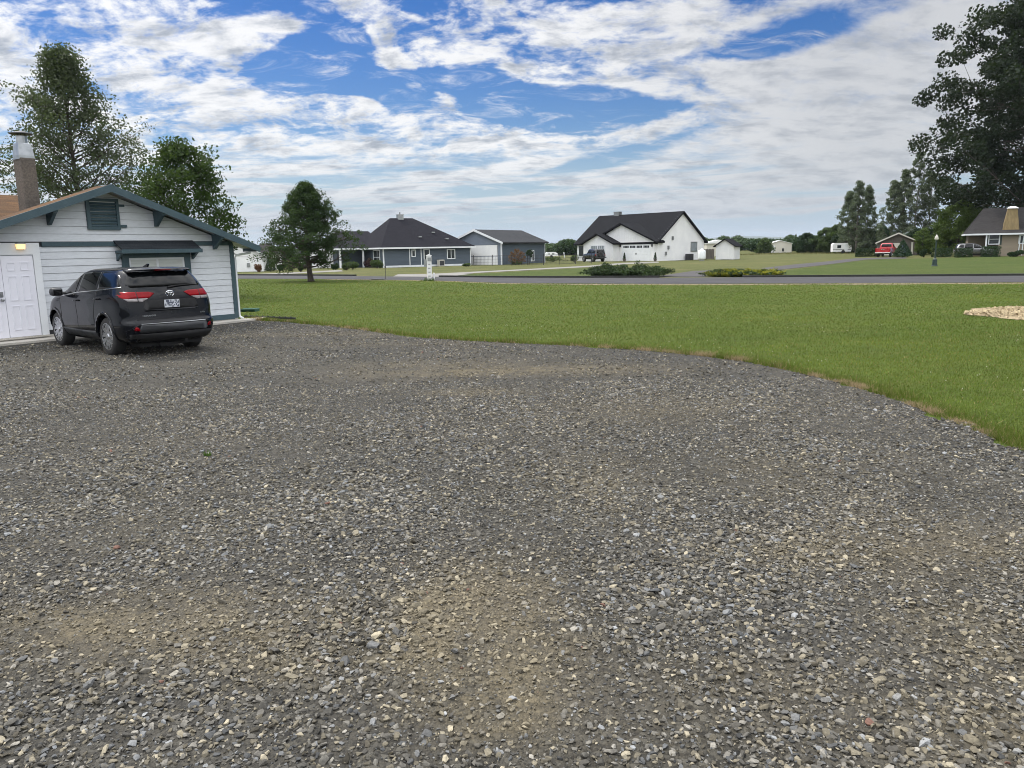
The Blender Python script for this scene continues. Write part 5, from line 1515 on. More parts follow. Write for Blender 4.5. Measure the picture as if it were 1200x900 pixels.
mb.prism([(q0, .35, zt), (q1, .35, zt), ((q0 + q1) / 2 + .3, .9, zt + .26), ((q0 + q1) / 2 - .3, .9, zt + .26)], (0, 1.0, 0)); mb.build('chimney_cap', M['white_paint'], cho)
a, z = on(th, 1197, 280); window(th, a - .3, a + .5, z - .6, z + .5, split=None)
for px in (1194.5, 1198.5):
    a, z = on(th, px, 288); mb = MB(); mb.tube([(a, -.3, 2.6), (a, -.12, 2.2), (a - .05, -.12, .1)], .06, 6); mb.build('downspout', M['white_paint'], th)

# ---- small gabled garage behind the red pickup
sg_ = tag(empty('gabled_garage', (57.0, 120.5, 0), R(-24)), 'small tan garage with shallow gabled roof behind the red pickup', 'garage')
mb = MB(); mb.prism([(0, 0, 0), (5.4, 0, 0), (5.4, 0, 2.0), (2.7, 0, 3.25), (0, 0, 2.0)], (0, 7, 0)); mb.build('wall', M['fence_wood'], sg_)
mb = MB()
for s in (-1, 1): slope(mb, (2.7 + s * 3.1, -.5, 3.25 - .463 * 3.1), (2.7, -.5, 3.25), (2.7, 7.5, 3.25), (2.7 + s * 3.1, 7.5, 3.25 - .463 * 3.1), .14)
mb.build('roof', M['shingle_slate'], sg_)
mb = MB()
for s in (-1, 1): mb.prism([(2.7 + s * 3.12, -.54, 3.25 - .463 * 3.12 - .04), (2.7, -.54, 3.21), (2.7, -.54, 3.42), (2.7 + s * 3.12, -.54, 3.25 - .463 * 3.12 + .16)], (0, .05, 0))
mb.build('rake_board', M['cream'], sg_)
mb = MB(); mb.box(.5, 3.2, -.03, 0, .02, 1.85); mb.build('garage_door', M['cream'], sg_)
mb = MB(); mb.box(4.55, 4.8, -.05, 0, .1, 1.95); mb.build('corner_trim', M['cream'], sg_)

# ---- white steel barn and a glimpse of another white building
bn = tag(empty('steel_barn', (60.8, 182, 0), R(-14)), 'pale white steel barn with low gable far off across the field', 'barn')
mb = MB(); mb.prism([(0, 0, 0), (4.8, 0, 0), (4.8, 0, 2.1), (2.2, 0, 2.75), (0, 0, 2.15)], (0, 9, 0))
for k in range(14): mb.box(k * .35, k * .35 + .03, -.02, 0, .05, 2.1)
mb.build('wall', M['cream'], bn)
mb = MB(); slope(mb, (5.1, -.2, 2.02), (2.2, -.2, 2.77), (2.2, 9.2, 2.77), (5.1, 9.2, 2.02), .08); slope(mb, (-.2, -.2, 2.1), (2.2, -.2, 2.77), (2.2, 9.2, 2.77), (-.2, 9.2, 2.1), .08); mb.build('roof', M['white_siding'], bn)
mb = MB(); mb.box(2.7, 3.1, -.04, 0, .3, 1.0); mb.build('window', M['pane'], bn)
mb = MB(); mb.box(.2, 1.1, -.04, 0, 0, 1.7); mb.build('door', M['white_siding'], bn)
wb = tag(empty('white_outbuilding', (78.5, 165, 0), R(-10)), 'white flat roofed building glimpsed between the two groups of tall poplars', 'outbuilding')
mb = MB(); mb.box(0, 4, 0, 5, 0, 2.9); mb.build('wall', M['white_siding'], wb)
mb = MB(); mb.box(-.15, 4.15, -.2, 5.2, 2.9, 3.05); mb.build('roof', M['cream'], wb)

# ---- fences, posts, lamp and small things
a, b = G(556, 311.6), G(592, 311.4); c = G(690, 307.5)
fn = tag(empty('mesh_fence', (a.x, a.y - 1.5, 0)), 'low black wire mesh fence running past the blue workshop', 'fence')
o0 = Vector((a.x, a.y - 1.5, 0)); pts = [Vector((0, 0, 0)), Vector((4.6, -.6, 0)), Vector((10.4, 1.2, 0)), Vector((14.6, 3.8, 0))]
mb = MB()
for p, q in zip(pts, pts[1:]):
    ln = (q - p).length; n_ = int(ln / .16)
    for k in range(n_ + 1):
        r_ = p.lerp(q, k / n_); mb.box(r_.x - .008, r_.x + .008, r_.y - .008, r_.y + .008, .04, 1.18)
    for z in (.08, .45, .8, 1.2):
        mb.tube([(p.x, p.y, z), (q.x, q.y, z)], .014, 5)
mb.build('mesh_panel', M['fence_black'], fn)
for p, q in zip(pts, pts[1:]):
    n_ = max(int((q - p).length / 1.9), 1)
    for k in range(n_ + (1 if q is pts[-1] else 0)):
        r_ = p.lerp(q, k / n_); mb = MB(); mb.box(r_.x - .04, r_.x + .04, r_.y - .04, r_.y + .04, 0, 1.32); mb.build('post', M['fence_black'], fn)
g = G(503.5, 328.6)
wp = tag(empty('utility_post', (g.x, g.y, 0), R(10)), 'weathered white square post with a box on its side at the road edge', 'post')
mb = MB(); mb.box(-.16, .16, -.13, .13, 0, 1.62)
for k in range(5): mb.box(-.10 + (k % 2) * .02, .08, -.139, -.13, .25 + k * .26, .33 + k * .26, 1)
mb.build('post', [M['shed_white'], M['metal_grey']], wp, bevel=.008)
mb = MB(); mb.box(-.19, .19, -.16, .16, 1.62, 1.66); mb.prism([(-.17, -.14, 1.66), (.17, -.14, 1.66), (.0, -.14, 1.74)], (0, .28, 0)); mb.build('post_cap', M['shed_white'], wp)
mb = MB(); mb.box(-.10, .20, -.17, -.139, 1.30, 1.52); mb.box(-.34, -.17, -.08, .08, .9, 1.4); mb.build('meter_box', M['metal_grey'], wp)
mb = MB(); mb.tube([(.3, .05, 0), (.3, .05, .42), (.3, .05, .5)], [.07, .07, .05], 8); mb.build('riser_pipe', M['shed_white'], wp)
g = G(452, 327.4)
ms = tag(empty('marker_stake', (g.x, g.y, 0)), 'thin dark metal marker stake beside the road before the blue house', 'stake')
mb = MB(); mb.tube([(0, 0, 0), (.01, 0, 1.0)], .016, 6); mb.build('rod', M['metal_dark'], ms)
mb = MB(); mb.box(-.05, .05, -.012, .012, .78, .95); mb.build('marker_plate', M['metal_dark'], ms)
g = G(445, 327.6)
cu_ = tag(empty('drain_cover', (g.x - .1, g.y, .006)), 'dark flat drain cover on the grass verge beside the thin stake', 'drain cover')
mb = MB(); mb.lathe([(.50, 0), (.50, .05), (.44, .06), (.02, .06)], 20); mb.build('cover', M['metal_dark'], cu_)
g = G(663.5, 302.6)
lp = tag(empty('leaning_post', (g.x, g.y + 4, 0)), 'leaning white post standing in weeds beyond the mesh fence', 'post')
mb = MB(); mb.prism([(-.09, -.05, 0), (.09, -.05, 0), (-.08, -.05, 1.05), (-.26, -.05, 1.05)], (0, .1, 0)); mb.build('pole', M['white_paint'], lp)
mb = MB(); mb.box(-.32, -.02, -.06, .06, 1.05, 1.1); mb.build('cap', M['white_paint'], lp)
g = G(1095, 312)
sl_ = tag(empty('lamp_post', (g.x, g.y, 0)), 'dark green garden lamp post with a pale globe on the lawn past the road', 'lamp post')
mb = MB(); mb.lathe([(.24, 0), (.24, .06), (.19, .10), (.17, .55), (.11, .62), (.06, .68), (.05, 2.0), (.08, 2.04), (.04, 2.1)], 12); mb.build('post', M['lamp_post_green'], sl_)
mb = MB(); mb.lathe([(.06, 2.08), (.13, 2.14), (.15, 2.22), (.11, 2.38), (.05, 2.48), (.02, 2.54)], 14); mb.build('lamp_globe', M['lamp_globe'], sl_, True)
g = G(1067.5, 300.5)
tb = tag(empty('covered_bundle', (g.x, g.y + 2, 0), R(-25)), 'upright bundle under a pale blue tarpaulin just right of the cone shaped evergreen', 'tarpaulin')
me_ = bmesh.new(); rr_ = random.Random(4); rows = []
for k in range(8):
    z = 1.75 * k / 7; row = []
    for j in range(16):
        a_ = j * math.tau / 16; rad = (.46 - .12 * (k / 7) ** 2) * (1 + .16 * math.sin(a_ * 3 + .6 * k) + .08 * rr_.uniform(-1, 1)) * (.45 if k == 7 else 1)
        row.append(me_.verts.new((rad * math.cos(a_), rad * .8 * math.sin(a_), z + .06 * math.sin(a_ * 2))))
    rows.append(row)
for p_, q_ in zip(rows, rows[1:]):
    for j in range(16): me_.faces.new((p_[j], p_[(j + 1) % 16], q_[(j + 1) % 16], q_[j]))
me_.faces.new(rows[-1]); d_ = bpy.data.meshes.new('tarpaulin'); me_.to_mesh(d_); me_.free(); link('tarpaulin', d_, M['blue_cloth'], tb, True)
mb = MB(); mb.tube([(.5 * math.cos(j * math.tau / 16), .4 * math.sin(j * math.tau / 16), .9) for j in range(17)], .02, 5, cap=False); mb.build('rope', M['metal_dark'], tb)
# planted pots by the garage door
for (px, i) in ((728.5, 0), (765.5, 1)):
    g = G(px, 306.2)
    tp = tag(empty('potted_topiary', (g.x, g.y - 2.6 + i * 1.2, 0)), ('small dark potted evergreen at the left side of the white garage door', 'small dark potted evergreen at the right side of the white garage door')[i], 'potted plant', 'potted evergreens by the garage door')
    mb = MB(); mb.lathe([(.16, 0), (.24, .34), (.26, .36), (.2, .36)], 12); mb.build('pot', M['terracotta'], tp)
    tp['leaf'] = 1
pots = [o for o in scene.objects if o.name.startswith('potted_topiary')]
for o in pots: del o['leaf']
# ------------------------------------------------------------------ trees and shrubs
def leaves(name, centres, size, mat, parent, seed, flat=.0, aspect=.5):
    """many small leaf faces; centres is an (N,3) array local to parent"""
    r = np.random.default_rng(seed)
    n = len(centres)
    t = r.normal(size=(n, 3)); t /= np.linalg.norm(t, axis=1)[:, None]
    u = r.normal(size=(n, 3)); u[:, 2] += flat
    s = np.cross(t, u); s /= np.linalg.norm(s, axis=1)[:, None] + 1e-9
    a = (size * r.uniform(.6, 1.35, n))[:, None]
    V = np.stack([centres - t * a * .5, centres - s * a * aspect * .5, centres + t * a * .5, centres + s * a * aspect * .5], 1).reshape(-1, 3)
    return np_mesh(name, V, np.arange(4 * n, dtype=np.int32).reshape(-1, 4), mat, parent, k=4)


def cloud(cs, n, rad, r, squash=.8):
    """n leaf positions gathered round each clump centre"""
    cs = np.asarray(cs); m = len(cs)
    d = r.normal(size=(m, n, 3)); d /= np.linalg.norm(d, axis=2)[..., None]
    q = rad * np.cbrt(r.random((m, n, 1))) * r.uniform(.6, 1.35, (m, 1, 1))
    p = cs[:, None] + d * q * np.array([1, 1, squash])
    return p.reshape(-1, 3)


def tree_(name, label, loc, h, prof, z0, trunk_r, seed, limbs, per, lsize, crad, leaf, bark='bark', cat='tree', group=None, lean=(0, 0), rise=.5, sub=5, stems=1, squash=.8, aspect=.5, fill=1.0, jit=(.62, 1.06), limb=.42):
    """prof(t): crown radius from its foot (t=0) to its tip (t=1)"""
    r = np.random.default_rng(seed); rr = random.Random(seed)
    root = tag(empty(name, loc), label, cat, group)
    mb = MB(); cl = []
    for st in range(stems):
        ax = (rr.uniform(-.5, .5) * trunk_r * 4, rr.uniform(-.5, .5) * trunk_r * 4) if stems > 1 else (0, 0)
        sway = [rr.uniform(-1, 1) * h * .012 for _ in range(4)]

        def axis(z, ax=ax, sway=sway):
            t = z / h
            return Vector((ax[0] * (1 + 3 * t) + lean[0] * t + sway[0] * math.sin(3 * t) + sway[1] * math.sin(7 * t), ax[1] * (1 + 3 * t) + lean[1] * t + sway[2] * math.sin(4 * t), z))
        hs = h * (1 if st == 0 else rr.uniform(.78, .95))
        zs = [0, .02 * h, .08 * h] + [hs * k / 9 for k in range(2, 10)]
        mb.tube([axis(z) for z in zs], [trunk_r * 1.5, trunk_r * 1.15, trunk_r] + [trunk_r * max(1 - .98 * k / 9, .03) for k in range(2, 10)], 8)
        nl = max(limbs // stems, 3)
        for i in range(nl):
            t = ((i + rr.random()) / nl) ** .85
            zt = z0 + (hs - z0) * min(t, .985)
            rad = prof(t) * rr.uniform(*jit)
            a = i * 2.39996 + rr.uniform(-.4, .4)
            zs_ = max(zt - rad * rise * rr.uniform(.7, 1.2), z0 * .75)
            b0 = axis(zs_); b1 = axis(zt) + Vector((math.cos(a) * rad, math.sin(a) * rad, 0))
            bm_ = b0.lerp(b1, .5) + Vector((0, 0, -.08 * rad + rr.uniform(-.05, .1) * rad))
            r0 = max(trunk_r * (limb - limb * .76 * t), .008)
            mb.tube([b0, bm_, b1], [r0, r0 * .6, r0 * .15], 5, cap=False)
            for k in range(sub):
                f = rr.uniform(.3, 1.0)
                p0 = b0.lerp(bm_, f * 2) if f < .5 else bm_.lerp(b1, f * 2 - 1)
                ln = rad * rr.uniform(.16, .40) + crad * .4
                d = (Vector((math.cos(a), math.sin(a), .25)) + Vector((rr.uniform(-1, 1), rr.uniform(-1, 1), rr.uniform(-.6, .9)))).normalized()
                p1 = p0 + d * ln
                mb.tube([p0, p1], [r0 * .35, r0 * .1], 4, cap=False)
                if rr.random() < fill: cl.append(p1[:])
            cl.append(b1[:])
        cl.append(axis(hs * .995)[:]); cl.append(axis(hs * .96)[:])
    mb.build('trunk', M[bark], root, True)
    leaves('crown', cloud(cl, per, crad, r, squash), lsize, L[leaf], root, seed + 1, aspect=aspect)
    return root


def egg(R_, peak=.35, p=1.0):
    """crown outline widest at t=peak"""
    return lambda t: R_ * (math.sqrt(max(1 - ((t - peak) / (peak + .12)) ** 2, 0.02)) if t < peak else max(1 - ((t - peak) / (1 - peak)) ** (1.5 * p), .03) ** .75)


def at_px(px, Y):
    d = ray(px, 292); return Vector((d.x / d.y * Y, Y, 0))


tree_('cottonwood_tree', 'tall loose grey green cottonwood rising behind the outbuilding roof', at_px(97, 38), 11.3, lambda t: 3.7 * (1 - t ** 2.6) ** .95 * min(1, .8 + t) + .1, 1.2, .20, 11, 110, 46, .120, .55, 'cottonwood', rise=.7, sub=7, aspect=.7, stems=1, jit=(.35, 1.2))
tree_('maple_tree', 'rounded dark green maple behind the right slope of the outbuilding roof', at_px(221, 36), 6.85, egg(2.15, .45, 1.5), 1.2, .13, 23, 50, 46, .15, .46, 'maple', rise=.9, sub=7, aspect=.62)
tree_('pear_tree', 'single dense dark green tree with a short trunk on the near lawn', (-13.75, 53.5, 0), 6.5, lambda t: 2.95 * min(1, .62 + 2.2 * t) * (1 - t) ** .82 + .1, 1.3, .19, 31, 84, 62, .12, .33, 'pear', rise=.30, sub=7, aspect=.6, jit=(.45, 1.3))
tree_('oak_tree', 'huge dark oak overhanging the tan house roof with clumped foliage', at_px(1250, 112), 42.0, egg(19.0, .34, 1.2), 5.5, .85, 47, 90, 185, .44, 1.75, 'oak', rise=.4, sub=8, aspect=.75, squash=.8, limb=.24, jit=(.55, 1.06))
tree_('leafy_tree', 'mid green rounded tree close behind the silver estate car', at_px(1122, 113), 7.2, egg(3.6, .35, 1.2), .8, .15, 53, 34, 90, .24, .6, 'bright', sub=6, aspect=.6)
for i, (px, Y, h, rad, lab) in enumerate(((993, 152, 11.6, 1.9, 'left stem of the slim poplars above the caravan'), (1003, 149, 13.3, 2.0, 'tallest slim poplar directly above the white caravan'), (1014, 150, 12.4, 1.8, 'slim poplar on the right flank of the caravan poplars'),
                                          (1044, 141, 12.6, 2.3, 'leaning poplar with sparse crown left of the taller poplar pair'), (1056, 140, 14.4, 2.3, 'dense poplar behind the small gabled garage roof'), (1071, 138, 17.2, 2.9, 'tallest poplar of the right group, behind the lamp post'), (1087, 139, 13.8, 2.4, 'poplar between the tallest poplar and the oak foliage'))):
    tree_('poplar_tree', lab, at_px(px, Y), h, egg(rad, .3, .75), .8, .16, 60 + i, 44, 44, .27, .50, 'poplar', 'bark_pale', group='tall poplars behind the right-hand gardens', rise=1.1, sub=5, aspect=.62, fill=.8)
for i, (px, Y, h, rad, lab, lf) in enumerate(((944, 172, 3.9, 2.4, 'round dark green tree just right of the white steel barn', 'dark'), (957, 176, 3.4, 2.0, 'low bushy tree between the round tree and the taller bank', 'woods'), (967, 168, 5.0, 2.3, 'leafy tree at the left of the bank behind the caravan', 'mid'), (979, 166, 5.6, 2.6, 'tall bushy tree rising directly behind the caravan', 'mid'), (990, 160, 4.6, 2.2, 'dark bushy tree at the foot of the slim poplars', 'dark'),
                                          (1003, 160, 4.3, 2.4, 'dark thicket tree right of the white caravan', 'dark'), (1016, 158, 4.4, 2.2, 'dark tree left of the glimpsed white outbuilding', 'dark'), (896, 176, 2.9, 1.5, 'small green tree just left of the white steel barn', 'mid'), (1034, 150, 4.6, 2.0, 'dark bushy tree above the clipped box hedge', 'conifer'), (1100, 124, 4.5, 2.2, 'dark bushy tree behind the lamp post globe', 'dark'), (1074, 124, 3.6, 1.6, 'dark bush tree behind the gabled garage', 'dark'), (1146, 122, 6.5, 3.0, 'green tree behind the left end of the tan house roof', 'mid'), (1133, 126, 6.0, 2.6, 'green tree between the silver car and the oak', 'woods'))):
    tree_('bushy_tree', lab, at_px(px, Y), h, egg(rad, .35, 1.4), .3, .10, 80 + i, 22, 60, .30, .55, lf, group='bushy trees beyond the road', sub=5, aspect=.6)
tree_('young_tree', 'yellow green young tree right of the cone shaped evergreen', at_px(1081, 112), 3.7, egg(1.15, .35, 1.1), .5, .05, 101, 22, 46, .17, .34, 'bright', sub=5, aspect=.6)
tree_('slim_tree', 'slender dark topped sapling before the blue workshop window', at_px(620.5, 97.5), 1.75, egg(.42, .5, 1.5), 1.0, .035, 103, 9, 40, .12, .18, 'dark', sub=3)
for i, (px, h, lab) in enumerate(((600, 1.5, 'reddish leaved sapling left of the slender dark sapling'), (605.5, 1.9, 'taller brown red sapling between the two shorter ones'), (611, 1.5, 'rusty twiggy sapling next to the slender dark sapling'))):
    tree_('red_sapling', lab, at_px(px, 97.0), h, egg(.5, .5, 1.2), .35, .03, 110 + i, 10, 22, .11, .2, 'rust', group='reddish saplings before the workshop', sub=3)


def conifer(name, label, loc, h, rad, seed, n, lsize, leaf='conifer', group=None, foot=.05, cat='shrub'):
    r = np.random.default_rng(seed)
    root = tag(empty(name, loc), label, cat, group)
    t = 1 - np.sqrt(r.random(n)); a = r.uniform(0, 2 * np.pi, n)
    q = rad * (1 - t) ** .85 * np.sqrt(r.uniform(.45, 1.08, n)) * (1 + .09 * np.sin(a * 5 + t * 17) + .06 * np.sin(a * 11 - t * 23))
    q *= np.clip((t + foot) / (foot + .06), .6, 1)
    leaves('crown', np.stack([q * np.cos(a), q * np.sin(a), foot * h + t * h * (1 - foot)], -1), lsize, L[leaf], root, seed + 1, aspect=.45)
    mb = MB(); mb.tube([(0, 0, 0), (0, 0, h * .8)], [rad * .07, rad * .02], 6); mb.build('trunk', M['bark'], root)
    return root


conifer('cone_evergreen', 'neatly cone shaped evergreen standing just right of the red pickup', at_px(1058, 101.5), 2.35, 1.18, 120, 5200, .15)
g = G(318, 317.5); conifer('dwarf_spruce', 'dark little spruce at the right corner of the white bungalow', (-26.2, 85.0, 0), 1.95, .62, 122, 2200, .12, 'dark')
for o in pots:
    h_ = .75
    r = np.random.default_rng(5); n = 700; t = r.random(n); a = r.uniform(0, 6.283, n); q = .22 * (1 - t) ** .6 * np.sqrt(r.random(n))
    leaves('foliage', np.stack([q * np.cos(a), q * np.sin(a), .36 + t * .85], -1), .09, L['dark'], o, 9)


def bush(name, label, loc, rx, ry, h, seed, n, lsize, leaf, group=None, box=False, lumps=7, cat='shrub', rz=0):
    r = np.random.default_rng(seed)
    root = tag(empty(name, loc, rz), label, cat, group)
    if box:
        p = r.uniform(-1, 1, (n, 3)); e = r.integers(0, 3, n); sg = np.sign(r.normal(size=n))
        shell = r.random(n) < .7
        p[np.arange(n)[shell], e[shell]] = sg[shell] * r.uniform(.88, 1.03, shell.sum())
        p = np.sign(p) * np.abs(p) ** .9
        P = np.stack([p[:, 0] * rx, p[:, 1] * ry, h * .5 + p[:, 2] * h * .5], -1)
    else:
        c = np.stack([r.uniform(-.6, .6, lumps) * rx, r.uniform(-.6, .6, lumps) * ry, r.uniform(.35, .72, lumps) * h], -1)
        k = r.integers(0, lumps, n)
        d = r.normal(size=(n, 3)); d /= np.linalg.norm(d, axis=1)[:, None]
        P = c[k] + d * np.array([rx * .5, ry * .5, h * .36]) * np.cbrt(r.uniform(.25, 1, n))[:, None]
        P[:, 2] = np.abs(P[:, 2])
    leaves('foliage', P, lsize, L[leaf], root, seed + 1, aspect=.6)
    mb = MB()
    for k in range(5):
        a = k * 1.257; mb.tube([(0.03 * math.cos(a), .03 * math.sin(a), 0), (rx * .45 * math.cos(a), ry * .45 * math.sin(a), h * .6)], [.03, .01], 5)
    mb.build('stem', M['bark'], root)
    return root


for px, py, rx, h, box, lab in ((1082.5, 301.5, .62, 1.05, False, 'round clipped bush left of the lamp post'), (1103.5, 301.4, .95, 1.1, True, 'clipped square bush just right of the lamp post'), (1128.5, 301.6, .80, 1.10, True, 'clipped dark bush hiding the side of the silver car'), (1160.5, 301.0, .86, 1.25, True, 'clipped square bush under the tan house window'), (1191, 301.0, 1.0, .75, False, 'low spreading bush at the foot of the tan wall')):
    g = G(px, py); bush('clipped_bush', lab, g, rx, rx * .8, h, int(px), 1900, .14, 'dark', 'clipped bushes along the front of the tan house', box)
g = G(1019, 300.6); bush('box_hedge', 'long clipped box hedge just left of the red pickup', (g.x - .3, g.y, 0), 1.55, .6, 1.1, 140, 3800, .15, 'dark', box=True, cat='hedge')
g = G(435, 313.4); bush('purple_shrub', 'dark purple shrub beside the porch of the blue house', (g.x, g.y - 1.0, 0), .75, .7, 1.15, 141, 1500, .13, 'purple')
g = G(443.5, 314.2); bush('green_shrub', 'yellow green shrub under the tall window of the blue house', (g.x, g.y - 1.0, 0), .75, .6, 1.0, 142, 1500, .13, 'mid')
for px, Y, rx, h, lf, lab in ((300.5, 83.5, .42, .8, 'rust', 'rusty leaved shrub against the white bungalow wall'), (326, 82, .36, .75, 'dark', 'small dark bush just right of the dwarf spruce'), (340, 88, .9, 1.0, 'mid', 'loose green bush left of the near lawn tree trunk'), (351, 82, .4, .8, 'dark', 'dark bush close to the left of the lawn tree trunk'), (356, 92, 1.0, 1.3, 'dark', 'broad dark bush behind the lawn tree trunk'), (392, 88, .45, .75, 'dark', 'dark bush right of the lawn tree trunk'), (405, 85, .5, .8, 'mid', 'round bush on a stem before the white gable wing'), (412, 88, .7, .9, 'mid', 'green bush at the left of the blue house porch'), (331, 95, 1.2, 1.5, 'woods', 'tall loose bush farther back beyond the dwarf spruce'), (673, 106, .65, .95, 'mid', 'round bush near the left end of the white farmhouse'), (648, 112, 1.6, .8, 'mid', 'weedy low bush before the white covered trailer'), (604, 99, .9, .55, 'mid', 'low weeds around the reddish saplings'), (546, 93.5, .5, .35, 'mid', 'low green weeds at the corner of the blue house')):
    bush('garden_shrub', lab, at_px(px, Y), rx, rx * .8, h, int(px * 3), 1100, .13, lf, 'garden shrubs along the far side of the road')


def juniper(name, label, px0, px1, py, depth, hmax, seed, n_br, leaf, leaf2=None, dead=0.0):
    """low spreading juniper: many arching sprays fanning out of one place"""
    r = np.random.default_rng(seed); rr = random.Random(seed)
    a, b = G(px0, py), G(px1, py); c = (a + b) / 2; half = (b - a).length / 2
    root = tag(empty(name, (c.x, c.y + depth * .6, 0), math.atan2(b.y - a.y, b.x - a.x)), label, 'shrub')
    mb = MB(); P = []; P2 = []
    for i in range(n_br):
        ang = rr.uniform(0, 2 * math.pi); q = math.sqrt(rr.random()) * .55
        x0, y0 = math.cos(ang) * half * q, math.sin(ang) * depth * q
        ln = rr.uniform(.22, .42) * half
        dx, dy = math.cos(ang + rr.uniform(-.5, .5)) * ln, math.sin(ang + rr.uniform(-.5, .5)) * min(ln, depth * .7)
        top = hmax * (1 - q * 1.05) * rr.uniform(.30, .85) * (1.35 if rr.random() < .04 else 1) + .06
        p0, p1, p2 = Vector((x0, y0, .02)), Vector((x0 + dx * .4, y0 + dy * .4, top * .75)), Vector((x0 + dx, y0 + dy, top * rr.uniform(.75, 1.15)))
        mb.tube([p0, p1, p2], [.03, .02, .006], 4, cap=False)
        m_ = 130
        t = r.random(m_) ** .8
        A = np.array(p0)[None] * ((1 - t) ** 2)[:, None] + np.array(p1)[None] * (2 * t * (1 - t))[:, None] + np.array(p2)[None] * (t ** 2)[:, None]
        A = A + r.normal(size=(m_, 3)) * np.array([.16, .16, .06]) * (1.15 - .6 * t)[:, None]
        A[:, 2] = np.abs(A[:, 2]) + .02
        (P2 if (leaf2 and rr.random() < .6 and top > hmax * .25) else P).append(A)
    leaves('foliage', np.concatenate(P), .16, L[leaf], root, seed + 1, aspect=.32)
    if P2: leaves('golden_foliage', np.concatenate(P2), .15, L[leaf2], root, seed + 2, aspect=.32)
    mb.build('branch', M['bark'], root)
    return root


juniper('spreading_juniper', 'wide dark green spreading juniper between the road and the white farmhouse', 676, 796, 324.6, 1.5, 1.12, 150, 230, 'juniper')
juniper('golden_juniper', 'low juniper with yellow tips beside the road before the white shed', 820, 934, 324.2, 1.2, .52, 160, 190, 'juniper', 'golden')
# far woods
def woods(name, label, x0, x1, y0, y1, h, n, size, seed, leaf='woods'):
    r = np.random.default_rng(seed)
    m_ = int((x1 - x0) / 3.2)
    cx = r.uniform(x0, x1, m_); cy = r.uniform(y0, y1, m_); ch = h * r.uniform(.55, 1.08, m_)
    k = r.integers(0, m_, n); d = r.normal(size=(n, 3)); d /= np.linalg.norm(d, axis=1)[:, None]; d *= np.cbrt(r.uniform(.3, 1, n))[:, None]
    P = np.stack([cx[k] + d[:, 0] * 3.0, cy[k] + d[:, 1] * 3.0, ch[k] * .5 + d[:, 2] * ch[k] * .52], -1)
    o = leaves(name, P, size, L[leaf], None, seed)
    tag(o, label, 'woods', kind='stuff')


woods('far_woods', 'far green belt of woods along the edge of the fields', -120, 190, 262, 290, 5.0, 60000, 1.1, 170)
woods('far_woods', 'darker belt of woods nearer, behind the white shed and barn', 55, 112, 200, 225, 3.4, 16000, .8, 171, 'dark')
woods('far_woods', 'dark belt of woods behind the white farmhouse and workshop', -70, 30, 205, 235, 3.7, 26000, .8, 172, 'dark')
# tussocks of rough grass in the field
r = np.random.default_rng(180); n = 16000
x = r.uniform(-40, 80, n); y = r.uniform(120, 190, n)
cl = np.sin(x * .21 + 1.1) + np.sin(y * .13) + np.sin(x * .07 - y * .09)
k = (cl > .35) & ~((x < -4) & (y < 112)) & ~((x > 30) & (y < 118) & (x < 90)); x, y = x[k], y[k]; n = len(x)
t = r.uniform(.75, 1.2, n)[:, None] * np.where(r.random(n)[:, None] < .5, np.array([.19, .17, .075]), np.array([.10, .115, .04]))
V, F, C = blades(x, y, r.uniform(.08, .22, n), np.full(n, .16), t, .4)
tag(np_mesh('field_tussocks', V, F, M['blade'], col=C), 'dry rough grass tussocks across the field beyond the road', 'grass', kind='stuff')
# weeds on the drive
for i, (px, py, s, lab) in enumerate(((243, 534, .045, 'tiny green weed growing alone in the middle of the gravel'), (503, 329.2, .22, 'tuft of green grass round the foot of the white post'))):
    g = G(px, py); rw = np.random.default_rng(190 + i); n = 60
    wr = tag(empty('weed_tuft', (g.x, g.y, 0)), lab, 'weed')
    V, F, C = blades(rw.normal(0, s * (.4 if i == 0 else 1), n), rw.normal(0, s * .4, n), rw.uniform(.4, 1.1, n) * s * 1.2, np.full(n, s * .3), np.tile(np.array([[.06, .11, .02]]), (n, 1)), .8)
    np_mesh('blade', V, F, M['blade'], wr, col=C)
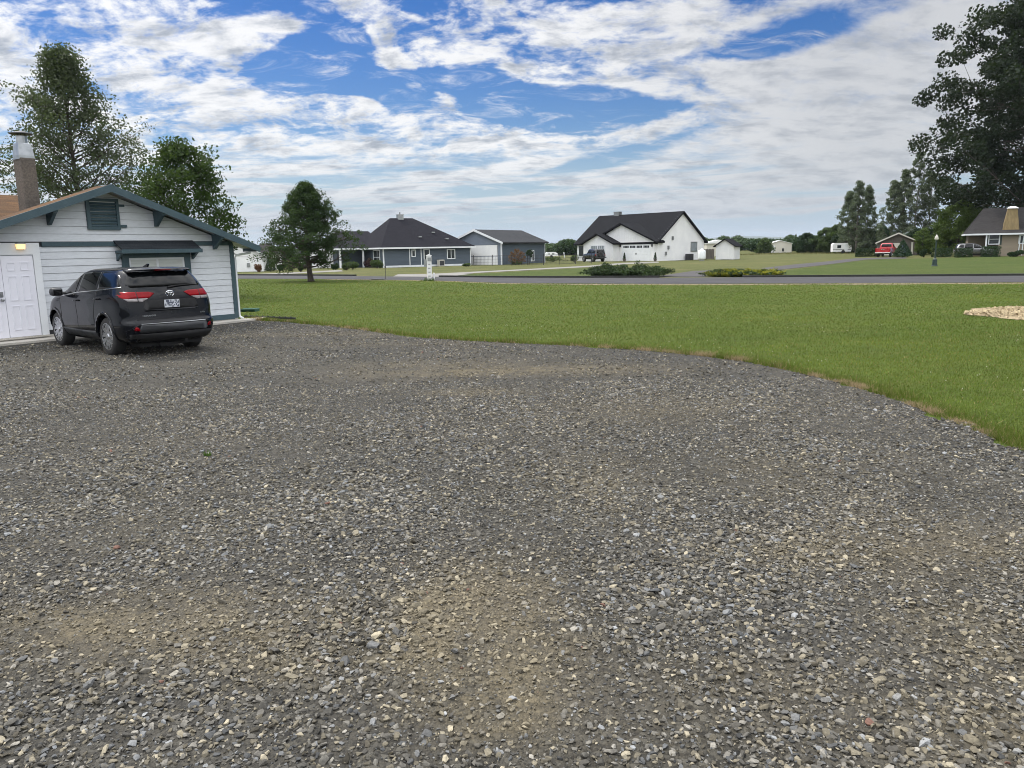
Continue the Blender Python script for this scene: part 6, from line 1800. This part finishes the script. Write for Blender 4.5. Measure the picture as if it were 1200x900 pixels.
# low blue hills and the air in front of them
def hills(name, y, prof, label, colr):
    xs = [p[0] for p in prof]
    mb = MB(); n_ = 120
    def hz_(x):
        for (a, ha), (b, hb) in zip(prof, prof[1:]):
            if a <= x <= b:
                t = (x - a) / (b - a); t = t * t * (3 - 2 * t); return ha + (hb - ha) * t
        return 0
    top = []
    for k in range(n_ + 1):
        x = xs[0] + (xs[-1] - xs[0]) * k / n_
        top.append((x, hz_(x) + 2.2 * math.sin(x * .013) + 1.4 * math.sin(x * .031 + 1)))
    for (xa, ha), (xb, hb) in zip(top, top[1:]):
        mb.face([(xa, y - 500, -1), (xb, y - 500, -1), (xb, y - 120, hb * .72), (xa, y - 120, ha * .72)])
        mb.face([(xa, y - 120, ha * .72), (xb, y - 120, hb * .72), (xb, y, hb), (xa, y, ha)])
        mb.face([(xa, y, ha), (xb, y, hb), (xb, y + 500, -1), (xa, y + 500, -1)])
    o = mb.build(name, pmat('hill_forest', (.035, .055, .035), (.05, .07, .045), .95, ns=.004), None, True); o['kind'] = 'structure'


hills('hills', 7600, [(-5600, 20), (-2500, 42), (-800, 30), (700, 38), (1500, 46), (1950, 72), (2250, 86), (2600, 70), (3100, 46), (3600, 40), (4600, 52), (5900, 26)], '', None)
hills('hills', 5200, [(-4500, 12), (-1500, 18), (500, 16), (1400, 26), (1750, 34), (2100, 24), (2900, 18), (4600, 14)], '', None)
m = bpy.data.materials.new('haze'); m.use_nodes = True
for nd in list(m.node_tree.nodes): m.node_tree.nodes.remove(nd)
out = m.node_tree.nodes.new('ShaderNodeOutputMaterial'); pv = m.node_tree.nodes.new('ShaderNodeVolumePrincipled')
pv.inputs['Color'].default_value = (.80, .88, 1.0, 1); pv.inputs['Density'].default_value = HAZE_DENSITY; pv.inputs['Anisotropy'].default_value = .2
m.node_tree.links.new(pv.outputs[0], out.inputs['Volume'])
if HAZE_DENSITY > 0:
    mb = MB(); mb.box(-6700, 6700, -700, 9200, -2.5, 130); o = mb.build('haze', m); tag(o, 'thin pale haze hanging over the far fields', 'haze', kind='stuff')
